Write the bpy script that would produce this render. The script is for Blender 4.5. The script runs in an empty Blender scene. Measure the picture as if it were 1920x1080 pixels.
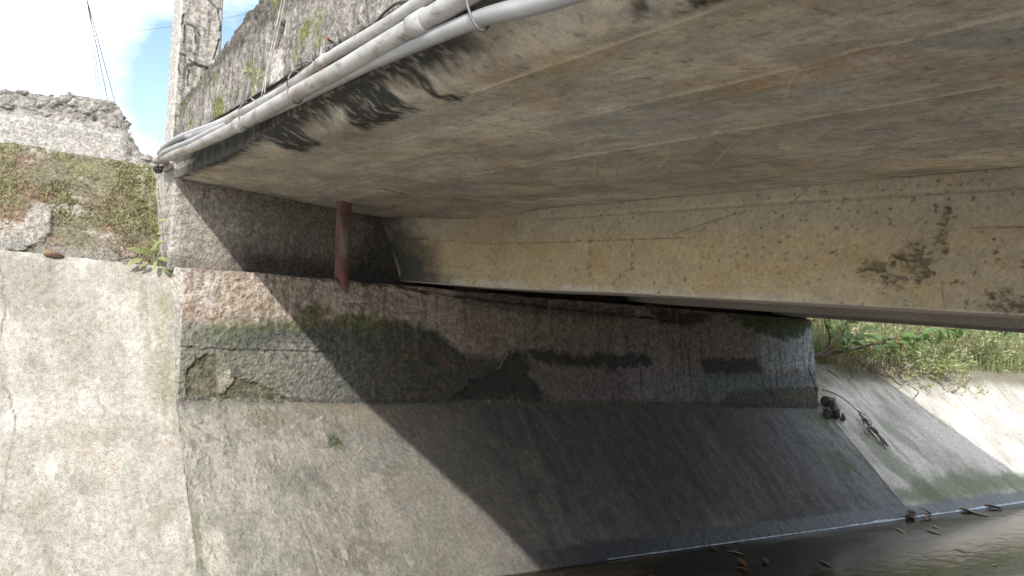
import bpy, bmesh, math, random
import numpy as np
from mathutils import Matrix, Vector

random.seed(7)
RNG = np.random.RandomState(11)
C = bpy.context.scene.collection
scene = bpy.context.scene

# ---------------------------------------------------------------- camera
# world: origin at the phone, +X across the stream bank, +Y along the span, Z up
F_PX, CX, CY = 1530.0, 960.0, 540.0
VA, VB = (-50.0, 483.0), (3280.0, 757.0)          # vanishing points of the span and of the abutment


def _dir(px, py):
    v = np.array([(px - CX) / F_PX, -(py - CY) / F_PX, -1.0])
    return v / np.linalg.norm(v)


_Y = _dir(*VA)
_X = _dir(*VB)
_X = _X - _Y * (_X @ _Y)
_X /= np.linalg.norm(_X)
_Z = np.cross(_X, _Y)
CAM = np.array([_X, _Y, _Z])


def at(px, py, ax, val):
    """point seen at a pixel of the photograph, on the plane coordinate[ax] == val"""
    r = CAM @ _dir(px, py)
    return r * val / r[ax]


cam_data = bpy.data.cameras.new('camera')
cam = bpy.data.objects.new('camera', cam_data)
C.objects.link(cam)
cam.matrix_world = Matrix([list(CAM[i]) + [0.0] for i in range(3)] + [[0, 0, 0, 1]])
cam_data.sensor_width = 36.0
cam_data.lens = 36.0 * F_PX / 1920.0
cam_data.clip_start = 0.02
cam_data.clip_end = 3000
scene.camera = cam

# ---------------------------------------------------------------- light
SUN = np.array([0.62, 0.785, -0.657])
SUN /= np.linalg.norm(SUN)
sun_el = math.asin(-SUN[2])
sun_rot = math.atan2(-SUN[0], -SUN[1])
world = bpy.data.worlds.new('World')
scene.world = world
world.use_nodes = True
nt = world.node_tree
nt.nodes.clear()
w_out = nt.nodes.new('ShaderNodeOutputWorld')
w_bg = nt.nodes.new('ShaderNodeBackground')
w_bg.inputs['Strength'].default_value = 0.145
w_sky = nt.nodes.new('ShaderNodeTexSky')
w_sky.sky_type = 'NISHITA'
w_sky.sun_disc = False
w_sky.sun_elevation = sun_el
w_sky.sun_rotation = sun_rot % (2 * math.pi)
w_tc = nt.nodes.new('ShaderNodeTexCoord')
w_map = nt.nodes.new('ShaderNodeMapping')
w_map.inputs['Location'].default_value = (3.457, 3.552, 2.289)
w_map.inputs['Scale'].default_value = (1.0, 1.0, 1.9)
w_no = nt.nodes.new('ShaderNodeTexNoise')
w_no.inputs['Scale'].default_value = 2.6
w_no.inputs['Detail'].default_value = 7
w_no.inputs['Roughness'].default_value = 0.52
w_rp = nt.nodes.new('ShaderNodeValToRGB')
w_rp.color_ramp.elements[0].position = 0.40
w_rp.color_ramp.elements[1].position = 0.61
w_mx = nt.nodes.new('ShaderNodeMix')
w_mx.data_type = 'RGBA'
w_mx.inputs[7].default_value = (11.2, 11.5, 12.0, 1)
L = nt.links.new
L(w_tc.outputs['Generated'], w_map.inputs['Vector'])
L(w_map.outputs[0], w_no.inputs['Vector'])
L(w_no.outputs['Fac'], w_rp.inputs['Fac'])
L(w_rp.outputs['Color'], w_mx.inputs[0])
L(w_sky.outputs[0], w_mx.inputs[6])
L(w_mx.outputs[2], w_bg.inputs['Color'])
L(w_bg.outputs[0], w_out.inputs['Surface'])

sun_data = bpy.data.lights.new('sun', 'SUN')
sun_data.energy = 3.1
sun_data.angle = math.radians(0.8)
sun_data.color = (1.0, 0.955, 0.89)
sun = bpy.data.objects.new('sun', sun_data)
C.objects.link(sun)
sun.rotation_euler = Vector(SUN).to_track_quat('-Z', 'Y').to_euler()
sun.location = (-6, -8, 9)

scene.view_settings.view_transform = 'Standard'
scene.view_settings.look = 'None'
scene.view_settings.exposure = 0.6
scene.view_settings.gamma = 1.0
scene.view_settings.use_curve_mapping = False
scene.render.engine = 'CYCLES'
scene.cycles.max_bounces = 10
scene.cycles.diffuse_bounces = 6

# ---------------------------------------------------------------- noise helpers
_P = RNG.permutation(256)
_P = np.concatenate([_P, _P, _P])
_A = RNG.rand(256) * 2 * np.pi
_GX, _GY = np.cos(_A), np.sin(_A)
_G3 = RNG.normal(size=(256, 3))
_G3 /= np.linalg.norm(_G3, axis=1)[:, None]
_R = RNG.rand(256)


def n2(x, y, seed=0):
    x0 = np.floor(x).astype(np.int64); y0 = np.floor(y).astype(np.int64)
    fx = x - x0; fy = y - y0
    u = fx * fx * fx * (fx * (fx * 6 - 15) + 10); v = fy * fy * fy * (fy * (fy * 6 - 15) + 10)

    def g(ix, iy, dx, dy):
        h = _P[_P[(ix + seed * 37) & 255] + ((iy + seed * 91) & 255)]
        return _GX[h] * dx + _GY[h] * dy
    a = g(x0, y0, fx, fy); b = g(x0 + 1, y0, fx - 1, fy)
    c = g(x0, y0 + 1, fx, fy - 1); d = g(x0 + 1, y0 + 1, fx - 1, fy - 1)
    return (a + (b - a) * u + ((c + (d - c) * u) - (a + (b - a) * u)) * v) * 1.5


def fbm(x, y, octv=4, seed=0, gain=0.5, lac=2.03):
    s = np.zeros_like(x, dtype=float); a = 1.0; t = 0
    for o in range(octv):
        s += a * n2(x, y, seed + o); t += a
        a *= gain; x = x * lac + 5.3; y = y * lac + 1.7
    return s / t


def ridged(x, y, octv=4, seed=0):
    s = 0; a = 1.0; t = 0
    for o in range(octv):
        s = s + a * (1 - np.abs(n2(x, y, seed + o))); t += a
        a *= 0.5; x = x * 2.1; y = y * 2.1
    return s / t


def n3(x, y, z, seed=0):
    xi = np.floor(x).astype(np.int64); yi = np.floor(y).astype(np.int64); zi = np.floor(z).astype(np.int64)
    fx, fy, fz = x - xi, y - yi, z - zi
    f = lambda t: t * t * t * (t * (t * 6 - 15) + 10)
    u, v, w = f(fx), f(fy), f(fz)
    r = 0
    for i in (0, 1):
        for j in (0, 1):
            for k in (0, 1):
                h = _P[_P[_P[(xi + i + seed * 37) & 255] + ((yi + j) & 255)] + ((zi + k) & 255)]
                g = _G3[h]
                d = g[..., 0] * (fx - i) + g[..., 1] * (fy - j) + g[..., 2] * (fz - k)
                r = r + d * (u if i else 1 - u) * (v if j else 1 - v) * (w if k else 1 - w)
    return r * 1.4


def fbm3(P, freq, octv=4, seed=0, gain=0.5):
    x, y, z = P[:, 0] * freq, P[:, 1] * freq, P[:, 2] * freq
    s = 0; a = 1; t = 0
    for o in range(octv):
        s = s + a * n3(x, y, z, seed + o); t += a
        a *= gain; x = x * 2.03 + 3.1; y = y * 2.03 + 1.7; z = z * 2.03 + 7.7
    return s / t


def worley(x, y, seed=0):
    """distance to nearest cell point, distance difference to the second, random of the cell"""
    xi = np.floor(x).astype(np.int64); yi = np.floor(y).astype(np.int64)
    d1 = np.full(x.shape, 9.0); d2 = np.full(x.shape, 9.0); idr = np.zeros(x.shape)
    for i in (-1, 0, 1):
        for j in (-1, 0, 1):
            h = _P[_P[(xi + i + seed * 37) & 255] + ((yi + j + seed * 11) & 255)]
            px = xi + i + _R[h]; py = yi + j + _R[(h * 7 + 13) & 255]
            d = np.hypot(px - x, py - y)
            near = d < d1
            d2 = np.where(near, d1, np.minimum(d2, d))
            idr = np.where(near, _R[(h * 3 + 101) & 255], idr)
            d1 = np.where(near, d, d1)
    return d1, d2 - d1, idr


def ss(a, b, x):
    t = np.clip((x - a) / (b - a), 0, 1)
    return t * t * (3 - 2 * t)


def lerp(c, col, m):
    m = np.clip(m, 0, 1)[:, None]
    return c * (1 - m) + np.array(col, float)[None, :] * m


def segdist(A, B, pts):
    d = np.full(A.shape, 1e9)
    for (x0, y0), (x1, y1) in zip(pts[:-1], pts[1:]):
        ex, ey = x1 - x0, y1 - y0
        l2 = ex * ex + ey * ey + 1e-12
        t = np.clip(((A - x0) * ex + (B - y0) * ey) / l2, 0, 1)
        d = np.minimum(d, np.hypot(A - x0 - t * ex, B - y0 - t * ey))
    return d


def blot(A, B, poly, soft=0.03, warp=0.0, freq=6.0, seed=3):
    """1 inside a polygon, 0 outside, with a soft and noisy edge"""
    poly = [(p[0], p[1]) for p in poly]
    xs = [p[0] for p in poly]; ys = [p[1] for p in poly]
    mg = soft * 2 + warp * 1.5
    idx = np.nonzero((A > min(xs) - mg) & (A < max(xs) + mg) & (B > min(ys) - mg) & (B < max(ys) + mg))[0]
    out = np.zeros(A.shape)
    if len(idx) == 0:
        return out
    a, b = A[idx], B[idx]
    if warp:
        a, b = a + warp * fbm(a * freq, b * freq, 5, seed, 0.7), b + warp * fbm(a * freq + 9, b * freq + 4, 5, seed + 5, 0.7)
        soft = soft * (1 + 1.2 * np.clip(fbm(a * freq * .7 + 3, b * freq * .7, 2, seed + 9) + .2, -.5, 1))
    ins = np.zeros(a.shape, bool)
    n = len(poly)
    for i in range(n):
        x0, y0 = poly[i]; x1, y1 = poly[(i + 1) % n]
        if y0 == y1:
            continue
        c = ((y0 > b) != (y1 > b)) & (a < (x1 - x0) * (b - y0) / (y1 - y0) + x0)
        ins ^= c
    d = segdist(a, b, poly + [poly[0]])
    sd = np.where(ins, -d, d)
    out[idx] = 1 - ss(-soft, soft, sd)
    return out


def crack(A, B, pts, width, warp=0.01, freq=14, seed=5):
    xs = [p[0] for p in pts]; ys = [p[1] for p in pts]
    mg = width * 4 + warp * 2
    idx = np.nonzero((A > min(xs) - mg) & (A < max(xs) + mg) & (B > min(ys) - mg) & (B < max(ys) + mg))[0]
    out = np.zeros(A.shape)
    if len(idx) == 0:
        return out
    a, b = A[idx], B[idx]
    a, b = a + warp * fbm(a * freq, b * freq, 3, seed), b + warp * fbm(a * freq + 7, b * freq + 2, 3, seed + 3)
    out[idx] = 1 - ss(width * 0.35, width, segdist(a, b, pts))
    return out


# ---------------------------------------------------------------- object helpers
def link(o, parent=None):
    C.objects.link(o)
    if parent:
        o.parent = parent
    return o


def thing(name, label, cat, loc=(0, 0, 0), group=None):
    o = bpy.data.objects.new(name, None)
    o.empty_display_size = 0.1
    C.objects.link(o)
    o.location = loc
    o['label'] = label; o['category'] = cat
    if group:
        o['group'] = group
    return o


def tag(o, label=None, cat=None, group=None, kind=None):
    if label: o['label'] = label
    if cat: o['category'] = cat
    if group: o['group'] = group
    if kind: o['kind'] = kind
    return o


def mesh_np(name, V, Q, mat, parent=None, tint=None, smooth=True, tris=False):
    me = bpy.data.meshes.new(name)
    k = 3 if tris else 4
    me.vertices.add(len(V)); me.vertices.foreach_set('co', np.asarray(V, np.float32).ravel())
    me.loops.add(len(Q) * k); me.loops.foreach_set('vertex_index', np.asarray(Q, np.int32).ravel())
    me.polygons.add(len(Q))
    me.polygons.foreach_set('loop_start', np.arange(0, len(Q) * k, k, dtype=np.int32))
    me.polygons.foreach_set('loop_total', np.full(len(Q), k, np.int32))
    me.update(calc_edges=True)
    me.polygons.foreach_set('use_smooth', np.full(len(Q), smooth, bool))
    if tint is not None:
        a = me.attributes.new('tint', 'FLOAT_COLOR', 'POINT')
        a.data.foreach_set('color', np.asarray(tint, np.float32).ravel())
    me.materials.append(mat)
    o = bpy.data.objects.new(name, me)
    link(o, parent)
    if parent is not None:
        o.matrix_parent_inverse = Matrix.Translation(-Vector(parent.location))
    return o


def axis(lo, hi, n, r=0.0, grade=1.0):
    t = np.linspace(0, 1, n)
    if grade != 1.0:
        t = t ** grade
    a = lo + (hi - lo) * t
    if r:
        a = np.concatenate([[lo, lo + r * 0.35], a[(a > lo + r * 0.6) & (a < hi - r * 0.6)], [hi - r * 0.35, hi]])
    return a


def rough_box(name, ax, ay, az, mat, parent=None, r=0.01, fmap=None, fdisp=None, ftint=None, coarse=(), skip=()):
    """a solid block whose six faces are grids; fmap bends it, fdisp(P, n, Q) roughens it along its normals"""
    lo = np.array([ax[0], ay[0], az[0]]); hi = np.array([ax[-1], ay[-1], az[-1]])
    Vs, Qs, off = [], [], 0
    for face, (fa, a1, a2) in {'-x': (0, ay, az), '+x': (0, ay, az), '-y': (1, ax, az), '+y': (1, ax, az), '-z': (2, ax, ay), '+z': (2, ax, ay)}.items():
        if face in skip:
            continue
        if face in coarse:
            a1 = a1[[0, len(a1) // 2, -1]]; a2 = a2[[0, len(a2) // 2, -1]]
        A, B = np.meshgrid(a1, a2, indexing='ij')
        P = np.zeros(A.shape + (3,))
        o1, o2 = [(1, 2), (0, 2), (0, 1)][fa]
        P[..., o1] = A; P[..., o2] = B
        P[..., fa] = lo[fa] if face[0] == '-' else hi[fa]
        nu, nv = A.shape
        i = np.arange(nu * nv).reshape(nu, nv)
        q = np.stack([i[:-1, :-1], i[1:, :-1], i[1:, 1:], i[:-1, 1:]], -1).reshape(-1, 4)
        flip = (face in ('-x', '+y', '-z'))
        if flip:
            q = q[:, ::-1]
        Vs.append(P.reshape(-1, 3)); Qs.append(q + off); off += nu * nv
    P = np.concatenate(Vs); Q = np.concatenate(Qs)
    q = np.clip(P, lo + r, hi - r)
    d = P - q
    n = d / (np.linalg.norm(d, axis=1)[:, None] + 1e-9)
    P = q + n * r
    base = P.copy()
    if fmap:
        P = fmap(P)
    if fdisp:
        P = P + n * fdisp(P, n, base)[:, None]
    t = ftint(P, n, base) if ftint else None
    if t is not None and t.shape[1] == 3:
        t = np.concatenate([t, np.zeros((len(t), 1))], 1)
    return mesh_np(name, P, Q, mat, parent, t)


def tube(bm, pts, rad, seg=8, cap=True, radii=None):
    pts = [Vector(p) for p in pts]
    rings = []
    up = Vector((0.13, 0.21, 1)).normalized()
    for i, p in enumerate(pts):
        a = pts[max(i - 1, 0)]; b = pts[min(i + 1, len(pts) - 1)]
        t = (b - a).normalized()
        s = t.cross(up)
        if s.length < 1e-3:
            s = t.cross(Vector((1, 0, 0)))
        s.normalize(); u = s.cross(t)
        rr = radii[i] if radii else rad
        rings.append([bm.verts.new(p + (s * math.cos(2 * math.pi * k / seg) + u * math.sin(2 * math.pi * k / seg)) * rr) for k in range(seg)])
    for a, b in zip(rings[:-1], rings[1:]):
        for k in range(seg):
            f = bm.faces.new((a[k], a[(k + 1) % seg], b[(k + 1) % seg], b[k])); f.smooth = True
    if cap:
        bm.faces.new(rings[0][::-1]); bm.faces.new(rings[-1])


def spline(pts, n):
    """smooth (Catmull-Rom) resampling"""
    P = [np.array(p, float) for p in pts]
    P = [2 * P[0] - P[1]] + P + [2 * P[-1] - P[-2]]
    out = []
    m = len(P) - 3
    for i in range(n):
        s = i / (n - 1) * m
        k = min(int(s), m - 1); t = s - k
        p0, p1, p2, p3 = P[k:k + 4]
        out.append(0.5 * (2 * p1 + (p2 - p0) * t + (2 * p0 - 5 * p1 + 4 * p2 - p3) * t * t + (3 * p1 - p0 - 3 * p2 + p3) * t ** 3))
    return out


def bm_obj(name, bm, mat, parent=None, smooth=None):
    me = bpy.data.meshes.new(name)
    bmesh.ops.recalc_face_normals(bm, faces=bm.faces[:])
    if smooth is not None:
        for f in bm.faces: f.smooth = smooth
    bm.to_mesh(me); bm.free()
    me.materials.append(mat)
    o = bpy.data.objects.new(name, me)
    link(o, parent)
    if parent is not None:
        o.matrix_parent_inverse = Matrix.Translation(-Vector(parent.location))
    return o


# ---------------------------------------------------------------- materials
def nodes_of(name):
    m = bpy.data.materials.new(name)
    m.use_nodes = True
    t = m.node_tree
    b = t.nodes['Principled BSDF']
    return m, t, b


def tinted(name, scale=60.0, vary=0.35, fleck=0.3, bump=0.5, dist=0.004, rough=0.9, stretch=(1, 1, 1), grain=1.0):
    """colour from the painted stains of the surface ('tint'), grain, flecks and fine relief from noise"""
    m, t, b = nodes_of(name)
    N = t.nodes.new; K = t.links.new
    tc = N('ShaderNodeTexCoord'); mp = N('ShaderNodeMapping'); mp.inputs['Scale'].default_value = stretch
    K(tc.outputs['Object'], mp.inputs['Vector'])
    at_ = N('ShaderNodeAttribute'); at_.attribute_name = 'tint'
    a = N('ShaderNodeTexNoise'); a.inputs['Scale'].default_value = scale; a.inputs['Detail'].default_value = 6; a.inputs['Roughness'].default_value = 0.65
    c = N('ShaderNodeTexNoise'); c.inputs['Scale'].default_value = scale * 3.7; c.inputs['Detail'].default_value = 3
    v = N('ShaderNodeTexVoronoi'); v.inputs['Scale'].default_value = scale * 1.3; v.inputs['Randomness'].default_value = 1
    for n in (a, c, v):
        K(mp.outputs[0], n.inputs['Vector'])
    r1 = N('ShaderNodeMapRange'); r1.inputs[1].default_value = 0.36; r1.inputs[2].default_value = 0.64
    r1.inputs[3].default_value = 1 - vary; r1.inputs[4].default_value = 1 + vary
    K(a.outputs['Fac'], r1.inputs[0])
    r2 = N('ShaderNodeMapRange'); r2.inputs[1].default_value = 0.36; r2.inputs[2].default_value = 0.47
    r2.inputs[3].default_value = 1 - fleck; r2.inputs[4].default_value = 1.0
    K(c.outputs['Fac'], r2.inputs[0])
    mu = N('ShaderNodeMath'); mu.operation = 'MULTIPLY'
    K(r1.outputs[0], mu.inputs[0]); K(r2.outputs[0], mu.inputs[1])
    mx = N('ShaderNodeVectorMath'); mx.operation = 'SCALE'
    K(at_.outputs['Color'], mx.inputs[0]); K(mu.outputs[0], mx.inputs['Scale'])
    K(mx.outputs[0], b.inputs['Base Color'])
    h = N('ShaderNodeMath'); h.operation = 'MULTIPLY_ADD'; h.inputs[1].default_value = 0.45 * grain
    K(c.outputs['Fac'], h.inputs[0]); K(a.outputs['Fac'], h.inputs[2])
    h2 = N('ShaderNodeMath'); h2.operation = 'MULTIPLY_ADD'; h2.inputs[1].default_value = 0.25
    K(v.outputs['Distance'], h2.inputs[0]); K(h.outputs[0], h2.inputs[2])
    bp = N('ShaderNodeBump'); bp.inputs['Strength'].default_value = bump; bp.inputs['Distance'].default_value = dist
    K(h2.outputs[0], bp.inputs['Height']); K(bp.outputs[0], b.inputs['Normal'])
    rr = N('ShaderNodeMapRange'); rr.inputs[3].default_value = rough; rr.inputs[4].default_value = 0.16
    K(at_.outputs['Alpha'], rr.inputs[0]); K(rr.outputs[0], b.inputs['Roughness'])
    b.inputs['Specular IOR Level'].default_value = 0.35
    return m


def plain(name, col, rough=0.6, metal=0.0, vary=0.25, scale=30.0, col2=None, bump=0.2, dist=0.002, trans=0.0, spot=(0.45, 0.6), stretch=(1, 1, 1)):
    """two-colour noise material"""
    m, t, b = nodes_of(name)
    N = t.nodes.new; K = t.links.new
    tc = N('ShaderNodeTexCoord'); mp = N('ShaderNodeMapping'); mp.inputs['Scale'].default_value = stretch
    K(tc.outputs['Object'], mp.inputs['Vector'])
    a = N('ShaderNodeTexNoise'); a.inputs['Scale'].default_value = scale; a.inputs['Detail'].default_value = 6; a.inputs['Roughness'].default_value = 0.6
    K(mp.outputs[0], a.inputs['Vector'])
    rp = N('ShaderNodeValToRGB')
    c2 = col2 if col2 else tuple(min(1, x * (1 + vary)) for x in col)
    c1 = col if col2 else tuple(x * (1 - vary) for x in col)
    rp.color_ramp.elements[0].position = spot[0]; rp.color_ramp.elements[0].color = (*c1, 1)
    rp.color_ramp.elements[1].position = spot[1]; rp.color_ramp.elements[1].color = (*c2, 1)
    K(a.outputs['Fac'], rp.inputs['Fac']); K(rp.outputs['Color'], b.inputs['Base Color'])
    bp = N('ShaderNodeBump'); bp.inputs['Strength'].default_value = bump; bp.inputs['Distance'].default_value = dist
    K(a.outputs['Fac'], bp.inputs['Height']); K(bp.outputs[0], b.inputs['Normal'])
    b.inputs['Roughness'].default_value = rough; b.inputs['Metallic'].default_value = metal
    if trans:
        # thin leaf: part of the light passes through
        tl = N('ShaderNodeBsdfTranslucent'); ms = N('ShaderNodeMixShader'); ms.inputs[0].default_value = trans
        K(rp.outputs['Color'], tl.inputs['Color'])
        out = [n for n in t.nodes if n.type == 'OUTPUT_MATERIAL'][0]
        K(b.outputs[0], ms.inputs[1]); K(tl.outputs[0], ms.inputs[2]); K(ms.outputs[0], out.inputs['Surface'])
    return m


M_SMOOTH = tinted('formed_concrete', scale=60, vary=0.12, fleck=0.25, bump=0.45, dist=0.003, rough=0.85)
M_PLASTER = tinted('rough_plaster', scale=32, vary=0.32, fleck=0.42, bump=1.0, dist=0.016, rough=0.95)
M_SLOPE = tinted('slope_mortar', scale=38, vary=0.17, fleck=0.34, bump=0.9, dist=0.008, rough=0.92)
M_RUBBLE = tinted('weathered_concrete', scale=48, vary=0.35, fleck=0.5, bump=0.9, dist=0.010, rough=0.95)
M_EARTH = tinted('mossy_earth', scale=60, vary=0.45, fleck=0.4, bump=1.0, dist=0.015, rough=1.0)
M_MUD = tinted('wet_bed', scale=30, vary=0.3, fleck=0.3, bump=0.35, dist=0.004, rough=0.8)

# ---------------------------------------------------------------- geometry constants
WATER = -1.5
TOE_Y, BASE_Y, TOP_Y, BACK_Y = 3.72, 4.65, 4.80, 5.0
BX0, BX1 = 0.97, 6.55                   # breast wall ends
SOF = 0.55                              # underside of the deck
BEAM_X = 2.69


def base_z(x):
    return -0.676 - 0.0115 * np.clip(x - 1.0, -1, 7)


def edge_x(y):
    return 0.872 + 0.011 * y


def soffit_z(x, y):
    return SOF - 0.075 * ss(0.8, 2.6, x) * ss(3.7, 5.05, y)


# ================================================================ setting: ground, bed, water
def ground_sheet(name, xs, ys, zf, mat, tf):
    X, Y = np.meshgrid(xs, ys, indexing='ij')
    Z = zf(X, Y)
    V = np.stack([X, Y, Z], -1).reshape(-1, 3)
    i = np.arange(X.size).reshape(X.shape)
    q = np.stack([i[:-1, :-1], i[1:, :-1], i[1:, 1:], i[:-1, 1:]], -1).reshape(-1, 4)
    t = tf(V)
    if t.shape[1] == 3:
        t = np.concatenate([t, np.zeros((len(t), 1))], 1)
    return mesh_np(name, V, q, mat, None, t)


def grass_tint(V):
    n = fbm(V[:, 0] * 0.8, V[:, 1] * 0.8, 5, 2)
    c = np.tile(np.array([0.20, 0.185, 0.12]), (len(V), 1))
    c = lerp(c, (0.13, 0.15, 0.06), ss(-0.1, 0.3, n))
    return lerp(c, (0.33, 0.28, 0.20), ss(0.05, 0.5, fbm(V[:, 0] * 2.1, V[:, 1] * 2.1, 4, 9)))


xs_far = np.array([-400, -150, -60, -25, -12, -8, -5, -3, -1, 1, 3, 5, 7, 9, 11, 14, 18, 25, 40, 80, 200, 400.0])
tag(ground_sheet('ground', xs_far, np.array([6.0, 6.4, 7, 8, 10, 14, 20, 40, 90, 200, 450.0]),
                 lambda X, Y: 0.62 + 0.04 * np.sin(X * 0.7) * ss(6.2, 9, Y) + 0 * Y, M_EARTH, grass_tint), kind='structure')
tag(ground_sheet('ground', xs_far, np.array([-450, -200, -90, -40, -20, -14, -10, -8, -5, -3.4, -2.75]),
                 lambda X, Y: 0.60 + 0.04 * np.sin(X * 0.7) * ss(-3, -6, Y) + 0 * Y, M_EARTH, grass_tint), kind='structure')


def bed_tint(V):
    x, y = V[:, 0], V[:, 1]
    n = fbm(x * 1.3, y * 1.3, 5, 4)
    c = np.tile(np.array([0.42, 0.39, 0.34]), (len(V), 1))
    c = lerp(c, (0.33, 0.305, 0.265), ss(-0.2, 0.3, n))
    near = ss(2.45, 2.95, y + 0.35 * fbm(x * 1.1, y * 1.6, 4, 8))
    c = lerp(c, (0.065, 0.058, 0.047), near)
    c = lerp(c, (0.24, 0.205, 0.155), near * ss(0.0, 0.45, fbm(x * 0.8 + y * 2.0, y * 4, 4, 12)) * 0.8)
    return np.concatenate([c, (near * 0.75)[:, None]], 1)


xs_bed = np.concatenate([np.linspace(-60, -3, 20), np.linspace(-2.5, 13, 320), np.linspace(14, 60, 16)])
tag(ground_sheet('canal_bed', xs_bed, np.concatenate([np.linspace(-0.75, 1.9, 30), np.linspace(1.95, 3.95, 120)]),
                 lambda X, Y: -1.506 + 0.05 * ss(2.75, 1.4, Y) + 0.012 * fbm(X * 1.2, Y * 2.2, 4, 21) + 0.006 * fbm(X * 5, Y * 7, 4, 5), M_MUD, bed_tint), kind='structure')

m_water, t_, b_ = nodes_of('shallow_water')
b_.inputs['Base Color'].default_value = (0.72, 0.66, 0.57, 1)
b_.inputs['Roughness'].default_value = 0.09
b_.inputs['IOR'].default_value = 1.33
b_.inputs['Transmission Weight'].default_value = 1.0
wn = t_.nodes.new('ShaderNodeTexNoise'); wn.inputs['Scale'].default_value = 9; wn.inputs['Detail'].default_value = 4
wt = t_.nodes.new('ShaderNodeTexCoord'); wm = t_.nodes.new('ShaderNodeMapping'); wm.inputs['Scale'].default_value = (1, 1.7, 1)
t_.links.new(wt.outputs['Object'], wm.inputs['Vector']); t_.links.new(wm.outputs[0], wn.inputs['Vector'])
wb = t_.nodes.new('ShaderNodeBump'); wb.inputs['Strength'].default_value = 0.22; wb.inputs['Distance'].default_value = 0.01
t_.links.new(wn.outputs['Fac'], wb.inputs['Height']); t_.links.new(wb.outputs[0], b_.inputs['Normal'])
tag(ground_sheet('water', np.linspace(-60, 60, 40), np.linspace(2.0, 3.9, 12), lambda X, Y: WATER + 0 * X, m_water, lambda V: np.zeros((len(V), 4))), kind='structure')

# ================================================================ the sloping concrete linings of the canal
S_DY, S_DZ = BASE_Y - TOE_Y, (-0.69 - WATER)


def on_slope(px, py):
    n = np.array([0, -S_DZ, S_DY]); r = CAM @ _dir(px, py)
    p = r * ((np.array([0, BASE_Y, -0.69]) @ n) / (r @ n))
    return (p[0], (p[1] - TOE_Y) / S_DY)           # (x, share of the way up the slope)


def slope_point(x, s, top=1.0):
    """s = 0 at the water, 1 at the foot of the wall"""
    y = TOE_Y + S_DY * s
    z = WATER + (base_z(x) - WATER) * s
    return y, z


def slope_slab(name, x0, x1, s0, s1, nx, ns, mat, parent, ftint, rough=0.004, seed=1, xgrade=1.0):
    ax = axis(x0, x1, nx, 0.01, xgrade); ay = np.array([0.0, 1.0]); az = axis(s0, s1, ns)
    # box axes: x, depth into the bank (0 front .. 1 back), s along the slope

    def fmap(P):
        x, d, s = P[:, 0], P[:, 1], P[:, 2]
        y, z = slope_point(x, s)
        return np.stack([x, y + d * 0.16, z - d * 0.12 - 0.02 * d], 1)

    def fdisp(P, n, b):
        x, s = b[:, 0], b[:, 2] * 1.25
        h = 0.012 * fbm(x * 1.6, s * 1.6, 3, seed) + 0.003 * fbm(x * 30, s * 22, 3, seed + 6, 0.6) + rough * fbm(x * 14, s * 9, 4, seed + 3, 0.6) + 0.0016 * fbm(x * 60, s * 38, 2, seed + 8)
        w1, w2, idr = worley(x * 26 + 4, s * 17, seed + 2)
        h -= 0.002 * (idr > 0.8) * (1 - ss(0.05, 0.2, w1))        # pits
        if seed == 3:
            v1, v2, vr = worley(x * 27, s * 20, 33)
            h += 0.010 * (vr > 0.62) * (1 - ss(0.08, 0.30, v1)) * ss(1.95, 1.3, x) * ss(0.35, 0.6, s / 1.25) * ss(-0.05, 0.2, fbm(x * 4, s * 4, 3, 34))
            h += 0.007 * ss(0.15, 0.3, fbm(x * 14, s * 12, 4, 35, 0.65)) * ss(2.3, 1.6, x)
            h -= 0.006 * crack(x, s / 1.25, [on_slope(*p) for p in ((565, 985), (580, 1010), (590, 1045), (602, 1080))], 0.012, 0.012)
        return h * ss(0.95, 0.3, b[:, 1]) * (n[:, 1] < -0.1)

    return rough_box(name, ax, ay, az, mat, parent, r=0.0001, fmap=fmap, fdisp=fdisp, ftint=ftint, coarse=('+y',))


def slope_rel(P):
    x = P[:, 0]
    s = (P[:, 1] - TOE_Y) / S_DY
    return x, s


def wet_foot(c, x, s, seed=2):
    """the damp strip just above the water"""
    e = 0.105 + 0.035 * fbm(x * 1.7, s * 1.0, 4, seed) + 0.015 * fbm(x * 11, s * 3, 3, seed + 1)
    wet = 1 - ss(-0.02, 0.02, s - e)
    c = lerp(c, (0.035, 0.042, 0.05), wet * 0.85)
    return c, wet


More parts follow.
